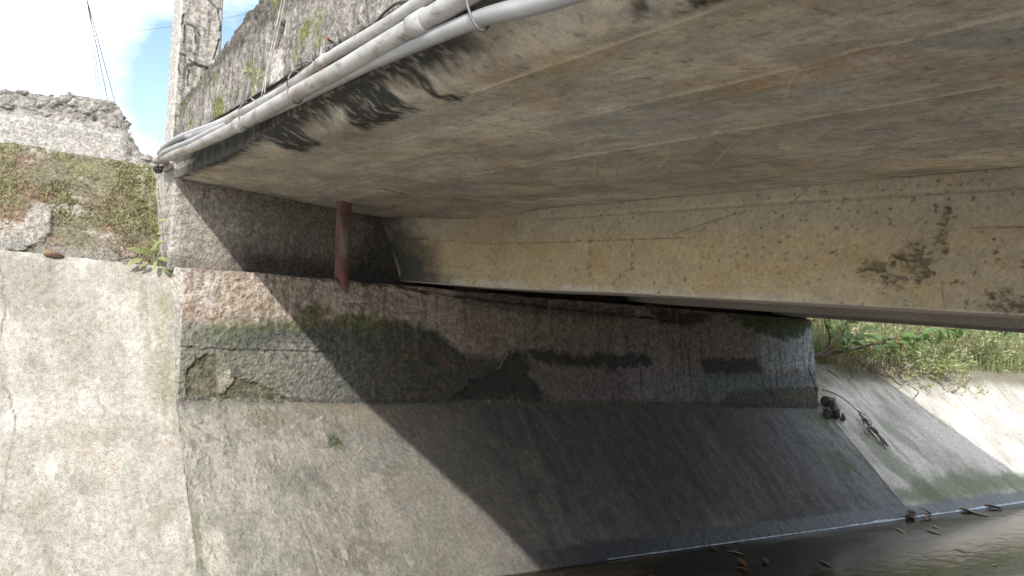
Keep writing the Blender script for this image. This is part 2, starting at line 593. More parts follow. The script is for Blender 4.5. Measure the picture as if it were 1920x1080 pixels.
def apron_tint(P, n, b):
    x, s = slope_rel(P)
    q = 1.25 * s
    c = np.tile(np.array([0.205, 0.193, 0.168]), (len(P), 1))
    big = fbm(x * 1.3, q * 1.3, 4, 31)
    c = lerp(c, (0.255, 0.242, 0.215), ss(-0.05, 0.4, big) * 0.7)
    c = c * (1 + 0.36 * fbm(x * 24, q * 16, 5, 44, 0.68) + 0.55 * fbm(x * 3.5 + 2, q * 2.6, 5, 52, 0.6) - 0.20 * ss(1.5, 2.4, x))[:, None]
    c = lerp(c, (0.16, 0.135, 0.105), ss(0.10, 0.17, fbm(x * 3.1 + 9, q * 2.9, 6, 53, 0.62)) * ss(3.4, 2.2, x) * 0.6)
    c = lerp(c, (0.38, 0.36, 0.32), ss(1.75, 1.15, x + 0.3 * fbm(x * 3, q * 3, 4, 45)) * 0.75)
    c = lerp(c, (0.145, 0.143, 0.122), ss(0.0, 0.35, fbm(x * 2.6, q * 1.9, 6, 33, 0.6)) * 0.7)
    # darker towards the middle of the bridge
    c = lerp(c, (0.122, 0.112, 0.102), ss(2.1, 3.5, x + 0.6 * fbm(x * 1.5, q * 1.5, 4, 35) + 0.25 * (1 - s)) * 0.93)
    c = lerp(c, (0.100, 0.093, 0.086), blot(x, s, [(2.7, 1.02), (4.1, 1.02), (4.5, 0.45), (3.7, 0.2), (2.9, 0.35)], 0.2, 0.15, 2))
    c = lerp(c, (0.17, 0.155, 0.13), blot(x, s, [on_slope(*p) for p in [(955, 845), (1005, 850), (1015, 890), (985, 890)]], 0.06, 0.06, 8) * 0.7)
    c = lerp(c, (0.15, 0.145, 0.135), blot(x, s, [on_slope(*p) for p in [(1330, 790), (1410, 890), (1440, 960), (1400, 985), (1350, 900), (1290, 780)]], 0.10, 0.10, 4) * 0.75)
    c = lerp(c, (0.20, 0.185, 0.16), blot(x, s, [on_slope(*p) for p in [(1290, 1000), (1380, 965), (1430, 960), (1420, 985), (1330, 1005)]], 0.05, 0.08, 6) * 0.9)
    c = lerp(c, (0.185, 0.19, 0.19), ss(4.6, 6.3, x + 0.4 * fbm(x * 2, q * 2, 4, 40)) * 0.8)
    c = lerp(c, (0.22, 0.215, 0.195), ss(6.0, 6.6, x) * ss(0.2, 0.9, s) * 0.7)
    c = lerp(c, (0.10, 0.12, 0.06), ss(0.05, 0.3, fbm(x * 5, q * 2.2, 5, 43)) * ss(5.7, 6.4, x) * 0.7)
    flow = fbm(x * 11 + 0.3 * fbm(x * 3, q * 2, 2, 48), q * 1.4, 5, 49, 0.62)
    c = lerp(c, (0.115, 0.11, 0.09), ss(0.05, 0.38, flow) * ss(0.2, 0.8, s) * ss(3.2, 2.2, x) * 0.5)
    c = c * (1 + 0.5 * ss(2.4, 3.2, x) * flow)[:, None]
    c = lerp(c, (0.27, 0.25, 0.215), ss(0.10, 0.16, fbm(x * 2.3 + 4, q * 2.1, 6, 50, 0.6)) * ss(2.4, 1.9, x) * 0.5)
    # left side: moss, brown scabs and bare paler mortar
    c = lerp(c, (0.19, 0.165, 0.13), blot(x, s, [on_slope(*p) for p in [(450, 775), (520, 770), (600, 782), (520, 800), (470, 800)]], 0.015, 0.05, 7) * 0.8)
    c = lerp(c, (0.20, 0.175, 0.14), blot(x, s, [on_slope(*p) for p in [(540, 760), (640, 758), (740, 770), (760, 810), (690, 812), (620, 790)]], 0.03, 0.09, 9) * 0.75)
    c = lerp(c, (0.17, 0.165, 0.13), blot(x, s, [on_slope(*p) for p in [(740, 1070), (760, 990), (830, 940), (880, 1000), (940, 1080)]], 0.06, 0.10, 5) * 0.7)
    c = lerp(c, (0.20, 0.19, 0.15), blot(x, s, [on_slope(*p) for p in [(745, 880), (800, 870), (840, 930), (790, 960), (740, 920)]], 0.05, 0.08, 6) * 0.6)
    left = ss(1.9, 1.0, x)
    c = lerp(c, (0.21, 0.215, 0.155), left * ss(-0.05, 0.25, fbm(x * 11, q * 4.5, 6, 51, 0.65)) * 0.65)
    c = lerp(c, (0.17, 0.13, 0.12), left * ss(0.15, 0.35, fbm(x * 13, q * 11, 4, 54)) * ss(0.35, 0.7, s) * 0.7)
    c = lerp(c, (0.15, 0.165, 0.105), blot(x, s, [on_slope(*p) for p in [(340, 1075), (345, 960), (375, 955), (385, 1075)]], 0.03, 0.06, 9) * 0.7)
    c = lerp(c, (0.47, 0.43, 0.37), blot(x, s, [on_slope(*p) for p in [(382, 1000), (420, 1000), (430, 1080), (385, 1080)]], 0.02, 0.05, 9) * 0.7)
    c = lerp(c, (0.40, 0.375, 0.33), ss(0.15, 0.42, fbm(x * 17 + 3, q * 11, 5, 57, 0.65)) * ss(2.6, 1.6, x) * 0.5)
    c = lerp(c, (0.28, 0.25, 0.17), ss(0.2, 0.5, fbm(x * 24, q * 17, 4, 58, 0.65)) * ss(2.9, 2.2, x) * 0.35)
    c = c * (1 + 0.55 * ss(2.2, 3.2, x) * fbm(x * 15, q * 9, 5, 46, 0.68))[:, None]
    c = lerp(c, (0.20, 0.17, 0.13), ss(0.22, 0.42, fbm(x * 9, q * 6, 5, 47, 0.66)) * ss(2.0, 2.5, x) * ss(3.6, 2.8, x) * 0.6)
    # darker line along the foot of the wall
    c = lerp(c, (0.10, 0.105, 0.085), blot(x, s, [(0.9, 0.98), (6.6, 0.98), (6.6, 1.05), (0.9, 1.05)], 0.02, 0.02, 8) * 0.5)
    dry = c.copy(); c, wet = wet_foot(c, x, s); km = ss(2.5, 3.3, x)[:, None]; c = dry * (1 - km) + c * km
    return np.concatenate([c, (wet * ss(2.4, 4.0, x) * 0.8)[:, None]], 1)


def right_tint(P, n, b):
    x, s = slope_rel(P)
    q = 1.25 * s
    c = np.tile(np.array([0.56, 0.53, 0.48]), (len(P), 1))
    c = lerp(c, (0.40, 0.375, 0.335), ss(-0.1, 0.35, fbm(x * 1.6, q * 1.6, 5, 61)) * 0.8)
    near = ss(8.6, 7.0, x)
    c = lerp(c, (0.21, 0.23, 0.17), near * ss(-0.15, 0.25, fbm(x * 3 + q, q * 1.6, 5, 64)) * 0.8)
    c = lerp(c, (0.27, 0.24, 0.19), ss(0.12, 0.4, fbm(x * 8, q * 2.4, 5, 66)) * 0.55)
    c = lerp(c, (0.12, 0.15, 0.075), blot(x, s, [(6.6, 0.1), (14, 0.1), (14, 0.30), (9, 0.27), (7.6, 0.33), (6.6, 0.22)], 0.05, 0.10, 4) * 0.75)
    c = lerp(c, (0.11, 0.10, 0.08), blot(x, s, [on_slope(*p) for p in [(1542, 745), (1570, 780), (1560, 790), (1545, 770)]], 0.03, 0.04, 8) * 0.8)
    c = lerp(c, (0.13, 0.12, 0.07), ss(1.18, 1.42, s + 0.12 * fbm(x * 3, q * 3, 4, 70)) * 0.85)      # earth and litter at the top
    c, wet = wet_foot(c, x, s, 5)
    return np.concatenate([c, (wet * 0.8)[:, None]], 1)


def left_tint(P, n, b):
    x, y, z = P[:, 0], P[:, 1], P[:, 2]
    c = np.tile(np.array([0.44, 0.415, 0.37]), (len(P), 1))
    c = lerp(c, (0.34, 0.305, 0.25), ss(-0.05, 0.35, fbm(x * 2.2, z * 2.6, 5, 71)) * 0.8)
    c = lerp(c, (0.27, 0.25, 0.22), blot(x, z, [(-0.3, 0.05), (0.42, 0.02), (0.38, -0.2), (0.1, -0.28), (-0.3, -0.2)], 0.06, 0.10, 5) * 0.75)
    c = lerp(c, (0.55, 0.52, 0.47), ss(0.1, 0.4, fbm(x * 5, z * 3.5, 5, 73)) * 0.7)
    c = lerp(c, (0.38, 0.30, 0.22), ss(0.25, 0.5, fbm(x * 16, z * 12, 4, 75)) * 0.55)
    c = lerp(c, (0.24, 0.235, 0.175), ss(0.0, 0.3, fbm(x * 9, z * 4, 6, 76, 0.65)) * ss(-0.75, -1.1, z) * 0.5)
    c = c * (1 + 0.16 * fbm(x * 22, z * 22, 4, 77, 0.65) + 0.30 * fbm(x * 3.2 + 1, z * 2.8, 5, 80, 0.6))[:, None]
    c = lerp(c, (0.22, 0.23, 0.13), blot(x, z, [(0.88, -0.1), (0.97, -0.1), (0.97, -0.7), (0.85, -0.7)], 0.05, 0.06, 8) * 0.5)
    c = lerp(c, (0.27, 0.245, 0.205), ss(0.06, 0.34, fbm(x * 12, z * 1.0, 5, 78, 0.62)) * ss(-0.75, 0.0, z) * 0.6)
    c = lerp(c, (0.12, 0.10, 0.085), crack(x, z, [(0.10, 0.02), (0.16, -0.2), (0.13, -0.45), (0.22, -0.75), (0.2, -1.1)], 0.006, 0.03, 7) * 0.7)
    c = lerp(c, (0.33, 0.30, 0.25), ss(0.06, 0.13, fbm(x * 2.4 + 3, z * 2.0, 6, 79, 0.6)) * 0.5)
    c = lerp(c, (0.05, 0.05, 0.05), 1 - ss(-1.47, -1.40, z))
    return c


# one apron under the bridge, one lining on either side, meeting at joints
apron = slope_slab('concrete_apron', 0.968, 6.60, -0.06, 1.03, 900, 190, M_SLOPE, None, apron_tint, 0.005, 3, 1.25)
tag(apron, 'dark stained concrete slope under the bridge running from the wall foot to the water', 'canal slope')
right_lining = slope_slab('concrete_lining', 6.608, 24.0, -0.06, 1.52, 620, 150, M_SLOPE, None, right_tint, 0.006, 7, 1.9)
tag(right_lining, 'sunlit pale concrete canal slope beyond the far edge of the bridge', 'canal slope')


def left_map(P):
    x, d, s = P[:, 0], P[:, 1], P[:, 2]
    y, z = slope_point(x, np.minimum(s, 1.0))
    up = np.maximum(s - 1.0, 0)                     # steeper above the level of the wall foot
    y = y + up * 0.44; z = z + up * 0.705
    x = x + 0.022 * ss(1.0, 1.03, s) * (x > 0.96)
    return np.stack([x, y + d * 0.2, z - d * 0.14], 1)


def left_disp(P, n, b):
    x, s = b[:, 0], b[:, 2]
    h = 0.012 * fbm(x * 1.9, s * 1.9, 3, 81) + 0.004 * fbm(x * 13, s * 12, 4, 83, 0.6) + 0.0012 * fbm(x * 60, s * 55, 2, 85)
    w1, w2, idr = worley(x * 18, s * 16, 4)
    h -= 0.006 * (idr > 0.85) * (1 - ss(0.05, 0.3, w1))
    h += 0.008 * blot(x, s, [(0.62, 1.55), (0.98, 1.55), (0.98, 1.86), (0.85, 1.80)], 0.06, 0.05, 8)
    return h * (n[:, 1] < -0.1)


left_lining = rough_box('concrete_lining', axis(-9.0, 0.966, 560, 0.004, 0.45), np.array([0, 1.0]), axis(-0.06, 2.015, 300), M_SLOPE, None,
                        r=0.0001, fmap=left_map, fdisp=left_disp, ftint=left_tint, coarse=('+y',))
tag(left_lining, 'pale sunlit concrete slab sloping up to the mossy bank left of the bridge', 'canal slope')

# the bank behind the camera, plain lining and wall (only seen from elsewhere)
M_BACKLINING = plain('old_lining', (0.40, 0.375, 0.335), 0.9, scale=6, bump=0.5, dist=0.01)
bm = bmesh.new()
prof = [(-0.70, -1.56), (-1.65, -0.69), (-2.8, 0.60), (-2.8, 0.2), (-1.8, -1.0), (-0.9, -1.7)]
a = [bm.verts.new((-60, y, z)) for y, z in prof]; b2 = [bm.verts.new((60, y, z)) for y, z in prof]
for i in range(6):
    bm.faces.new((a[i], a[(i + 1) % 6], b2[(i + 1) % 6], b2[i]))
bm.faces.new(a); bm.faces.new(b2[::-1])
tag(bm_obj('concrete_lining', bm, M_BACKLINING), 'plain grey concrete canal slope on the near side behind the viewer', 'canal slope')

# ================================================================ the abutment: breast wall, back wall
abut = thing('bridge_abutment', 'stained two tier concrete abutment wall carrying the end of the bridge', 'abutment', (BX0, BASE_Y, -0.7))


def on_wall(px, py):
    """x, z on the battered front of the breast wall"""
    k = (TOP_Y - BASE_Y) / 0.735
    n = np.array([0, 1, -k]); r = CAM @ _dir(px, py)
    p = r * ((BASE_Y + 0.69 * k) / (r @ n))
    return (p[0], p[2])


def W(*pts):
    return [on_wall(*p) for p in pts]


def bw_map(P):
    x, y, t = P[:, 0], P[:, 1], P[:, 2]             # t: 0 foot .. 1 top
    zb = base_z(x) - 0.03; zt = 0.042 + 0.004 * (x - 1)
    z = zb + (zt - zb) * t
    # the left end of the wall is also battered a little
    return np.stack([x, y + (TOP_Y - BASE_Y) * np.clip(t, 0, 1), z], 1)


CHIP = W((352, 742), (350, 690), (385, 664), (405, 668), (425, 695), (440, 705), (520, 735), (540, 752), (420, 752))
FALLEN = W((855, 750), (870, 725), (935, 690), (950, 660), (985, 655), (1000, 700), (1030, 752))
LEDGE_CRACK = W((655, 522), (700, 530), (745, 538), (800, 548), (860, 556), (960, 568), (1060, 580), (1160, 590), (1290, 604))


def bw_disp(P, n, b):
    x, z = P[:, 0] - (P[:, 1] - 4.7) * (n[:, 0] < -0.5), P[:, 2]
    h = 0.010 * fbm(x * 2.3, z * 2.6, 3, 91) + 0.006 * fbm(x * 11, z * 11, 4, 93, 0.6)
    rough = ss(3.0, 1.9, x + 0.3 * fbm(x * 3, z * 3, 3, 94))
    h += rough * (0.013 * (ridged(x * 15, z * 21, 4, 95) - 0.7) + 0.006 * fbm(x * 26, z * 34, 3, 96, 0.6) + 0.003 * fbm(x * 55, z * 55, 2, 97))
    w1, w2, idr = worley(x * 22, z * 26, 6)
    h -= 0.007 * (idr > 0.8) * (1 - ss(0.05, 0.33, w1)) * (0.35 + 0.65 * rough)
    # a coat of render covers the lower half and stops in a ragged edge
    h += 0.010 * blot(x, z, W((330, 640), (380, 600), (440, 612), (540, 600), (640, 610), (740, 606), (800, 630), (870, 665), (880, 720), (840, 760), (330, 765)), 0.012, 0.04, 9)
    h -= 0.016 * blot(x, z, CHIP, 0.008, 0.03, 14)
    h += 0.018 * blot(x, z, W((412, 690), (430, 690), (438, 715), (420, 738), (408, 730)), 0.008, 0.02, 20)
    h -= 0.014 * blot(x, z, FALLEN, 0.014, 0.06, 9)
    h -= 0.014 * crack(x, z, LEDGE_CRACK, 0.012, 0.012, 9) * ss(-0.6, 0.2, fbm(x * 6, z * 0.0 + 2, 2, 99))
    h -= 0.010 * crack(x, z, W((342, 530), (338, 580), (333, 640), (328, 700)), 0.012, 0.01)
    h -= 0.009 * crack(x, z, W((330, 652), (420, 656), (560, 660), (700, 658), (860, 664)), 0.010, 0.015)
    h -= 0.012 * crack(x, z, W((1524, 610), (1520, 660), (1517, 690), (1528, 730)), 0.025, 0.02)
    h += 0.010 * blot(x, z, W((1350, 752), (1380, 730), (1450, 725), (1535, 722), (1535, 770), (1350, 770)), 0.012, 0.03, 9)
    return h


def bw_tint(P, n, b):
    x, z = P[:, 0], P[:, 2]
    c = np.tile(np.array([0.40, 0.33, 0.27]), (len(P), 1))                       # pinkish old render
    c = lerp(c, (0.50, 0.44, 0.38), ss(-0.05, 0.35, fbm(x * 4, z * 5, 4, 101)) * 0.7)
    c = lerp(c, (0.30, 0.235, 0.18), ss(0.0, 0.4, fbm(x * 6, z * 9, 5, 103)) * 0.8)
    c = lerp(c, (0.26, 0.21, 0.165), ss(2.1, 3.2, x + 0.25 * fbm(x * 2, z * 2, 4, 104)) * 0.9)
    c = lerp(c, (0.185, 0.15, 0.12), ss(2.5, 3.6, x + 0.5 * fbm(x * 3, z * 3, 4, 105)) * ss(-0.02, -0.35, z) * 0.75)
    c = c * (1 + 0.45 * fbm(x * 20, z * 22, 5, 124, 0.68))[:, None]
    c = lerp(c, (0.06, 0.05, 0.042), ss(0.24, 0.40, fbm(x * 13 + 2, z * 26, 5, 125, 0.65)) * ss(-0.3, 0.0, z) * 0.7)
    # dark damp render of the lower half
    low = blot(x, z, W((300, 655), (345, 600), (440, 612), (540, 600), (640, 610), (760, 606), (820, 630), (880, 668), (960, 690), (900, 760), (300, 770)), 0.03, 0.08, 6)
    c = lerp(c, (0.175, 0.17, 0.145), low * 0.95)
    c = lerp(c, (0.075, 0.085, 0.075), blot(x, z, W((380, 640), (400, 610), (520, 604), (700, 606), (790, 612), (850, 650), (860, 680), (780, 690), (700, 650), (560, 645), (440, 650)), 0.04, 0.10, 7) * 0.85)
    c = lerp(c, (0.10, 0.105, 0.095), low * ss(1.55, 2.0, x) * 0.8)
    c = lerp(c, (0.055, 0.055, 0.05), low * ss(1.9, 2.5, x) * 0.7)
    c = lerp(c, (0.14, 0.09, 0.055), low * ss(1.9, 2.3, x) * ss(0.05, 0.3, fbm(x * 9, z * 12, 4, 108)) * 0.7)
    c = lerp(c, (0.20, 0.215, 0.15), low * ss(1.5, 1.1, x) * ss(-0.2, 0.2, fbm(x * 5, z * 8, 4, 107)) * 0.6)
    c = np.where(low[:, None] > 0.05, c * (1 + 0.5 * low * fbm(x * 24, z * 30, 4, 126, 0.7))[:, None], c)
    # moss
    c = lerp(c, (0.085, 0.095, 0.035), blot(x, z, W((558, 575), (590, 568), (612, 580), (605, 600), (575, 602), (556, 592)), 0.025, 0.06, 12) * 0.8)
    c = lerp(c, (0.12, 0.13, 0.05), blot(x, z, W((400, 600), (700, 595), (780, 612), (700, 622), (400, 618)), 0.03, 0.05, 10) * 0.55)
    c = lerp(c, (0.11, 0.115, 0.045), blot(x, z, W((645, 575), (720, 560), (730, 620), (650, 615)), 0.05, 0.08, 9) * ss(-0.1, 0.25, fbm(x * 14, z * 14, 3, 109)) * 0.8)
    c = lerp(c, (0.045, 0.05, 0.035), blot(x, z, W((560, 507), (700, 518), (760, 528), (750, 540), (640, 532), (560, 520)), 0.012, 0.05, 14) * ss(-0.15, 0.2, fbm(x * 18, z * 14, 3, 110)) * 0.85)
    chip = blot(x, z, CHIP, 0.014, 0.04, 14)
    c = lerp(c, (0.15, 0.14, 0.10), chip * 0.92)
    c = lerp(c, (0.09, 0.095, 0.045), chip * ss(-0.1, 0.25, fbm(x * 18, z * 18, 4, 127)) * 0.75)
    c = lerp(c, (0.33, 0.31, 0.26), blot(x, z, W((412, 690), (430, 690), (438, 715), (420, 738), (408, 730)), 0.01, 0.02, 20) * 0.8)
    c = lerp(c, (0.62, 0.58, 0.53), blot(x, z, W((330, 500), (345, 500), (340, 560), (331, 590)), 0.012, 0.02, 12) * 0.8)
    c = lerp(c, (0.56, 0.52, 0.48), blot(x, z, W((380, 515), (412, 508), (408, 560), (395, 585), (376, 580)), 0.02, 0.04, 14) * 0.6)
    c = lerp(c, (0.035, 0.028, 0.022), crack(x, z, LEDGE_CRACK, 0.016, 0.012, 9) * ss(-0.5, 0.2, fbm(x * 6, z * 0.0 + 2, 2, 99)) * 0.9)
    # right-hand half: black fungus, pale run-off, bluish sky light put into the colour
    c = lerp(c, (0.16, 0.145, 0.14), blot(x, z, W((1000, 690), (1330, 690), (1330, 765), (1000, 760)), 0.04, 0.06, 6) * 0.85)
    c = lerp(c, (0.24, 0.22, 0.21), blot(x, z, W((1130, 640), (1310, 600), (1315, 755), (1200, 752), (1170, 700)), 0.06, 0.12, 5) * 0.8)
    c = lerp(c, (0.25, 0.215, 0.185), blot(x, z, W((1190, 605), (1350, 592), (1400, 620), (1390, 650), (1240, 650)), 0.05, 0.10, 6) * 0.8)
    c = lerp(c, (0.055, 0.043, 0.034), blot(x, z, W((1210, 580), (1340, 588), (1310, 606), (1290, 612), (1240, 606)), 0.02, 0.08, 9) * 0.95)
    c = lerp(c, (0.045, 0.036, 0.03), blot(x, z, W((850, 545), (1010, 560), (1190, 582), (1180, 600), (1040, 596), (880, 575)), 0.03, 0.06, 8) * 0.55)
    dark = blot(x, z, W((985, 655), (1090, 665), (1215, 662), (1222, 685), (1150, 692), (1080, 688), (1000, 682)), 0.02, 0.08, 9)
    c = lerp(c, (0.038, 0.04, 0.038), dark * 0.9)
    c = lerp(c, (0.045, 0.048, 0.042), blot(x, z, FALLEN, 0.02, 0.06, 9) * 0.95)
    c = lerp(c, (0.30, 0.26, 0.20), crack(x, z, W((935, 695), (948, 672), (955, 662)), 0.014, 0.02, 14) * 0.9)
    c = lerp(c, (0.045, 0.05, 0.05), blot(x, z, W((1310, 672), (1420, 672), (1430, 700), (1330, 705)), 0.02, 0.06, 9) * 0.9)
    c = lerp(c, (0.165, 0.20, 0.215), blot(x, z, W((1315, 705), (1440, 705), (1535, 690), (1535, 725), (1330, 750)), 0.04, 0.06, 6) * 0.8)
    c = lerp(c, (0.36, 0.385, 0.395), blot(x, z, W((1440, 615), (1535, 605), (1537, 690), (1440, 700), (1420, 650)), 0.05, 0.10, 5) * 0.8)
    c = lerp(c, (0.06, 0.085, 0.03), blot(x, z, W((1350, 585), (1530, 592), (1530, 612), (1480, 640), (1400, 615)), 0.03, 0.10, 8) * 0.9)
    c = lerp(c, (0.075, 0.08, 0.06), blot(x, z, W((1355, 752), (1380, 732), (1450, 727), (1535, 724), (1535, 770), (1350, 770)), 0.02, 0.04, 9) * 0.8)
    c = c * (1 + 0.35 * ss(2.2, 3.0, x) * fbm(x * 12, z * 14, 5, 128, 0.68))[:, None]
    run2 = ss(0.1, 0.4, fbm(x * 17 + 0.4 * fbm(x * 5, z * 4, 2, 129), z * 1.3, 4, 130, 0.6)) * ss(-0.62, 0.0, z)
    c = lerp(c, (0.075, 0.065, 0.055), run2 * 0.5)
    lime2 = ss(0.25, 0.5, fbm(x * 21 + 7, z * 1.1, 4, 132, 0.6)) * ss(-0.5, -0.1, z)
    c = lerp(c, (0.40, 0.36, 0.32), lime2 * 0.35)
    # runs of dirt, thin and vertical
    runs = ss(0.12, 0.4, fbm(x * 26, z * 2.0, 3, 120)) * ss(3.2, 4.4, x) * ss(-0.05, -0.3, z)
    c = lerp(c, (0.07, 0.065, 0.065), runs * 0.6)
    c = lerp(c, (0.06, 0.055, 0.05), blot(x, z, W((330, 746), (1540, 756), (1540, 775), (330, 768)), 0.015, 0.03, 10) * 0.55)
    c = lerp(c, (0.50, 0.47, 0.43), (n[:, 0] < -0.4) * (0.6 + 0.6 * fbm(P[:, 1] * 20, z * 6, 3, 122)))
    sp = ss(0.30, 0.42, fbm(x * 34, z * 34, 3, 123)) * ss(3.5, 4.6, x)
    return np.maximum(lerp(c, (0.06, 0.05, 0.045), sp * 0.8), 0.01)


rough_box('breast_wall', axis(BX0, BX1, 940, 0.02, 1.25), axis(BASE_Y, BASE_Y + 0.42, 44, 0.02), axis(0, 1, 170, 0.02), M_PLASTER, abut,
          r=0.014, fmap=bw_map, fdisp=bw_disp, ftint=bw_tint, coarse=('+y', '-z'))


def back_disp(P, n, b):
    x, z = P[:, 0], P[:, 2]
    h = 0.010 * fbm(x * 2.5, z * 3, 3, 131) + 0.005 * fbm(x * 15, z * 15, 4, 133, 0.6) + 0.003 * fbm(x * 60, z * 60, 2, 134)
    w1, w2, idr = worley(x * 24, z * 24, 9)
    return h - 0.005 * (idr > 0.8) * (1 - ss(0.05, 0.35, w1)) + 0.012 * np.exp(-((x - 1.09) ** 2 + (z - 0.475) ** 2) / 0.0007)


def back_tint(P, n, b):
    x, z = P[:, 0], P[:, 2]
    c = np.tile(np.array([0.33, 0.30, 0.265]), (len(P), 1))
    c = lerp(c, (0.44, 0.40, 0.35), ss(0.0, 0.4, fbm(x * 5, z * 6, 5, 141)) * 0.6)
    c = lerp(c, (0.52, 0.49, 0.45), ss(1.02, 0.93, x + 0.03 * fbm(x * 9, z * 9, 3, 140)) * 0.7)
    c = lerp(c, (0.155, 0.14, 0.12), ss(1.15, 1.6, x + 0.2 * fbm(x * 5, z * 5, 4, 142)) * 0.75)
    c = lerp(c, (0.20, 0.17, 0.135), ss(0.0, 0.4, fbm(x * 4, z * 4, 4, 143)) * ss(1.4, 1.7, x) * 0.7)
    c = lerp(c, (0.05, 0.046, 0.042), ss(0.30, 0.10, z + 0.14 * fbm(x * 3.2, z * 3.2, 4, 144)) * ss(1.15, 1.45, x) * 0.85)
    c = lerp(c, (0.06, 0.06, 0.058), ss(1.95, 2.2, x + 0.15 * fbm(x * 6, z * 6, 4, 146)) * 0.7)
    c = lerp(c, (0.12, 0.115, 0.085), ss(0.14, 0.08, z) * ss(1.3, 1.0, x) * 0.6)
    c = np.maximum(c * (1 + 0.4 * fbm(x * 16, z * 18, 5, 147, 0.68))[:, None], 0.01)
    return c


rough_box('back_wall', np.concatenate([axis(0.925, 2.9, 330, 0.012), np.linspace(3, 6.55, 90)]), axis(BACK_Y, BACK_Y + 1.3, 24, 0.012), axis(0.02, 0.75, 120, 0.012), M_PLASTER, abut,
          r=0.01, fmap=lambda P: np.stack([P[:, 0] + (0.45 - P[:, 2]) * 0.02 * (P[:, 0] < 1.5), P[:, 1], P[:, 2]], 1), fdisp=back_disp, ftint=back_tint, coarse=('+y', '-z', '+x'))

# abutment of the near side, behind the viewer
M_OLD = plain('old_concrete', (0.36, 0.33, 0.29), 0.9, scale=9, bump=0.5, dist=0.01)
ab2 = thing('bridge_abutment', 'plain concrete abutment at the near end of the bridge behind the viewer', 'abutment', (BX0, -2, -0.7))


def plain_box(name, lo, hi, mat, parent=None):
    bm = bmesh.new()
    bmesh.ops.create_cube(bm, size=1)
    for v in bm.verts:
        v.co = Vector([lo[i] + (hi[i] - lo[i]) * (v.co[i] + 0.5) for i in range(3)])
    bmesh.ops.bevel(bm, geom=bm.edges[:], offset=0.008, segments=1, affect='EDGES')
    return bm_obj(name, bm, mat, parent)


plain_box('breast_wall', (BX0, -2.2, -0.95), (BX1, -1.68, 0.05), M_OLD, ab2)
plain_box('back_wall', (0.925, -2.35, 0.052), (BX1, -2.0, 0.54), M_OLD, ab2)

# ================================================================ the bridge: deck, girders, parapets, post
bridge = thing('concrete_bridge', 'weathered concrete girder bridge overhead spanning the canal', 'bridge', (0.9, 5.0, 0.55))


def on_sof(px, py):
    p = at(px, py, 2, SOF)
    return (p[0], p[1])


def S(*pts):
    return [on_sof(*p) for p in pts]


FINS = [(1.068, 0.3, 2.05, 1.0), (1.43, 0.3, 2.15, 1.0), (1.81, 0.3, 3.3, 0.9), (2.215, 0.3, 3.6, 0.55), (2.46, 0.3, 2.6, 0.5), (2.56, 0.3, 2.4, 0.4), (1.25, 2.3, 3.6, 0.5), (1.62, 3.2, 4.6, 0.5), (1.30, 1.2, 1.75, .35), (1.50, 0.9, 1.7, .5), (1.56, 0.9, 1.6, .4)]
SQUIGGLES = [S((1500, 130), (1480, 155), (1475, 180), (1500, 200), (1530, 212)), S((1255, 275), (1255, 295), (1235, 318)), S((1380, 265), (1360, 285), (1335, 310)), S((1560, 235), (1530, 260), (1480, 280)), S((1160, 298), (1152, 335)), S((1118, 300), (1116, 335))]
STAINS = [S((480, 235), (575, 195), (640, 150), (720, 108), (800, 72), (870, 60), (868, 78), (810, 104), (770, 132), (772, 152), (735, 166), (700, 178), (640, 200), (560, 225), (500, 250)),
          S((575, 200), (620, 168), (690, 140), (740, 118), (800, 100), (850, 88), (852, 96), (800, 108), (772, 128), (768, 152), (730, 160), (700, 168), (690, 178)),
          S((585, 196), (690, 172), (705, 185), (780, 198), (786, 206), (748, 214), (756, 222), (735, 226), (690, 246), (668, 238), (640, 222), (600, 212)),
          S((715, 160), (760, 156), (800, 163), (835, 178), (885, 172), (865, 187), (830, 189), (790, 176), (745, 166)),
          S((495, 255), (545, 250), (608, 266), (590, 274), (572, 285), (545, 282), (505, 272)),
          S((340, 318), (420, 290), (470, 275), (440, 300), (400, 312)),
          S((1185, 14), (1205, 11), (1232, 30), (1200, 34)), S((1270, 30), (1285, 8), (1300, -10), (1365, -10), (1330, 12))]


def deck_map(P):
    x, y, z = P[:, 0].copy(), P[:, 1], P[:, 2].copy()
    k = ss(1.6, 0.88, x)
    x = x + k * (edge_x(y) - 0.90)
    curl = 0.06 * ss(3.9, 2.6, y) * ss(0.13, 0.0, P[:, 0] - 0.90)
    z = z + curl * ss(0.74, 0.60, z)
    low = ss(0.72, 0.56, P[:, 2])
    z = z + low * (soffit_z(x, y) - SOF)
    return np.stack([x, y, z], 1)


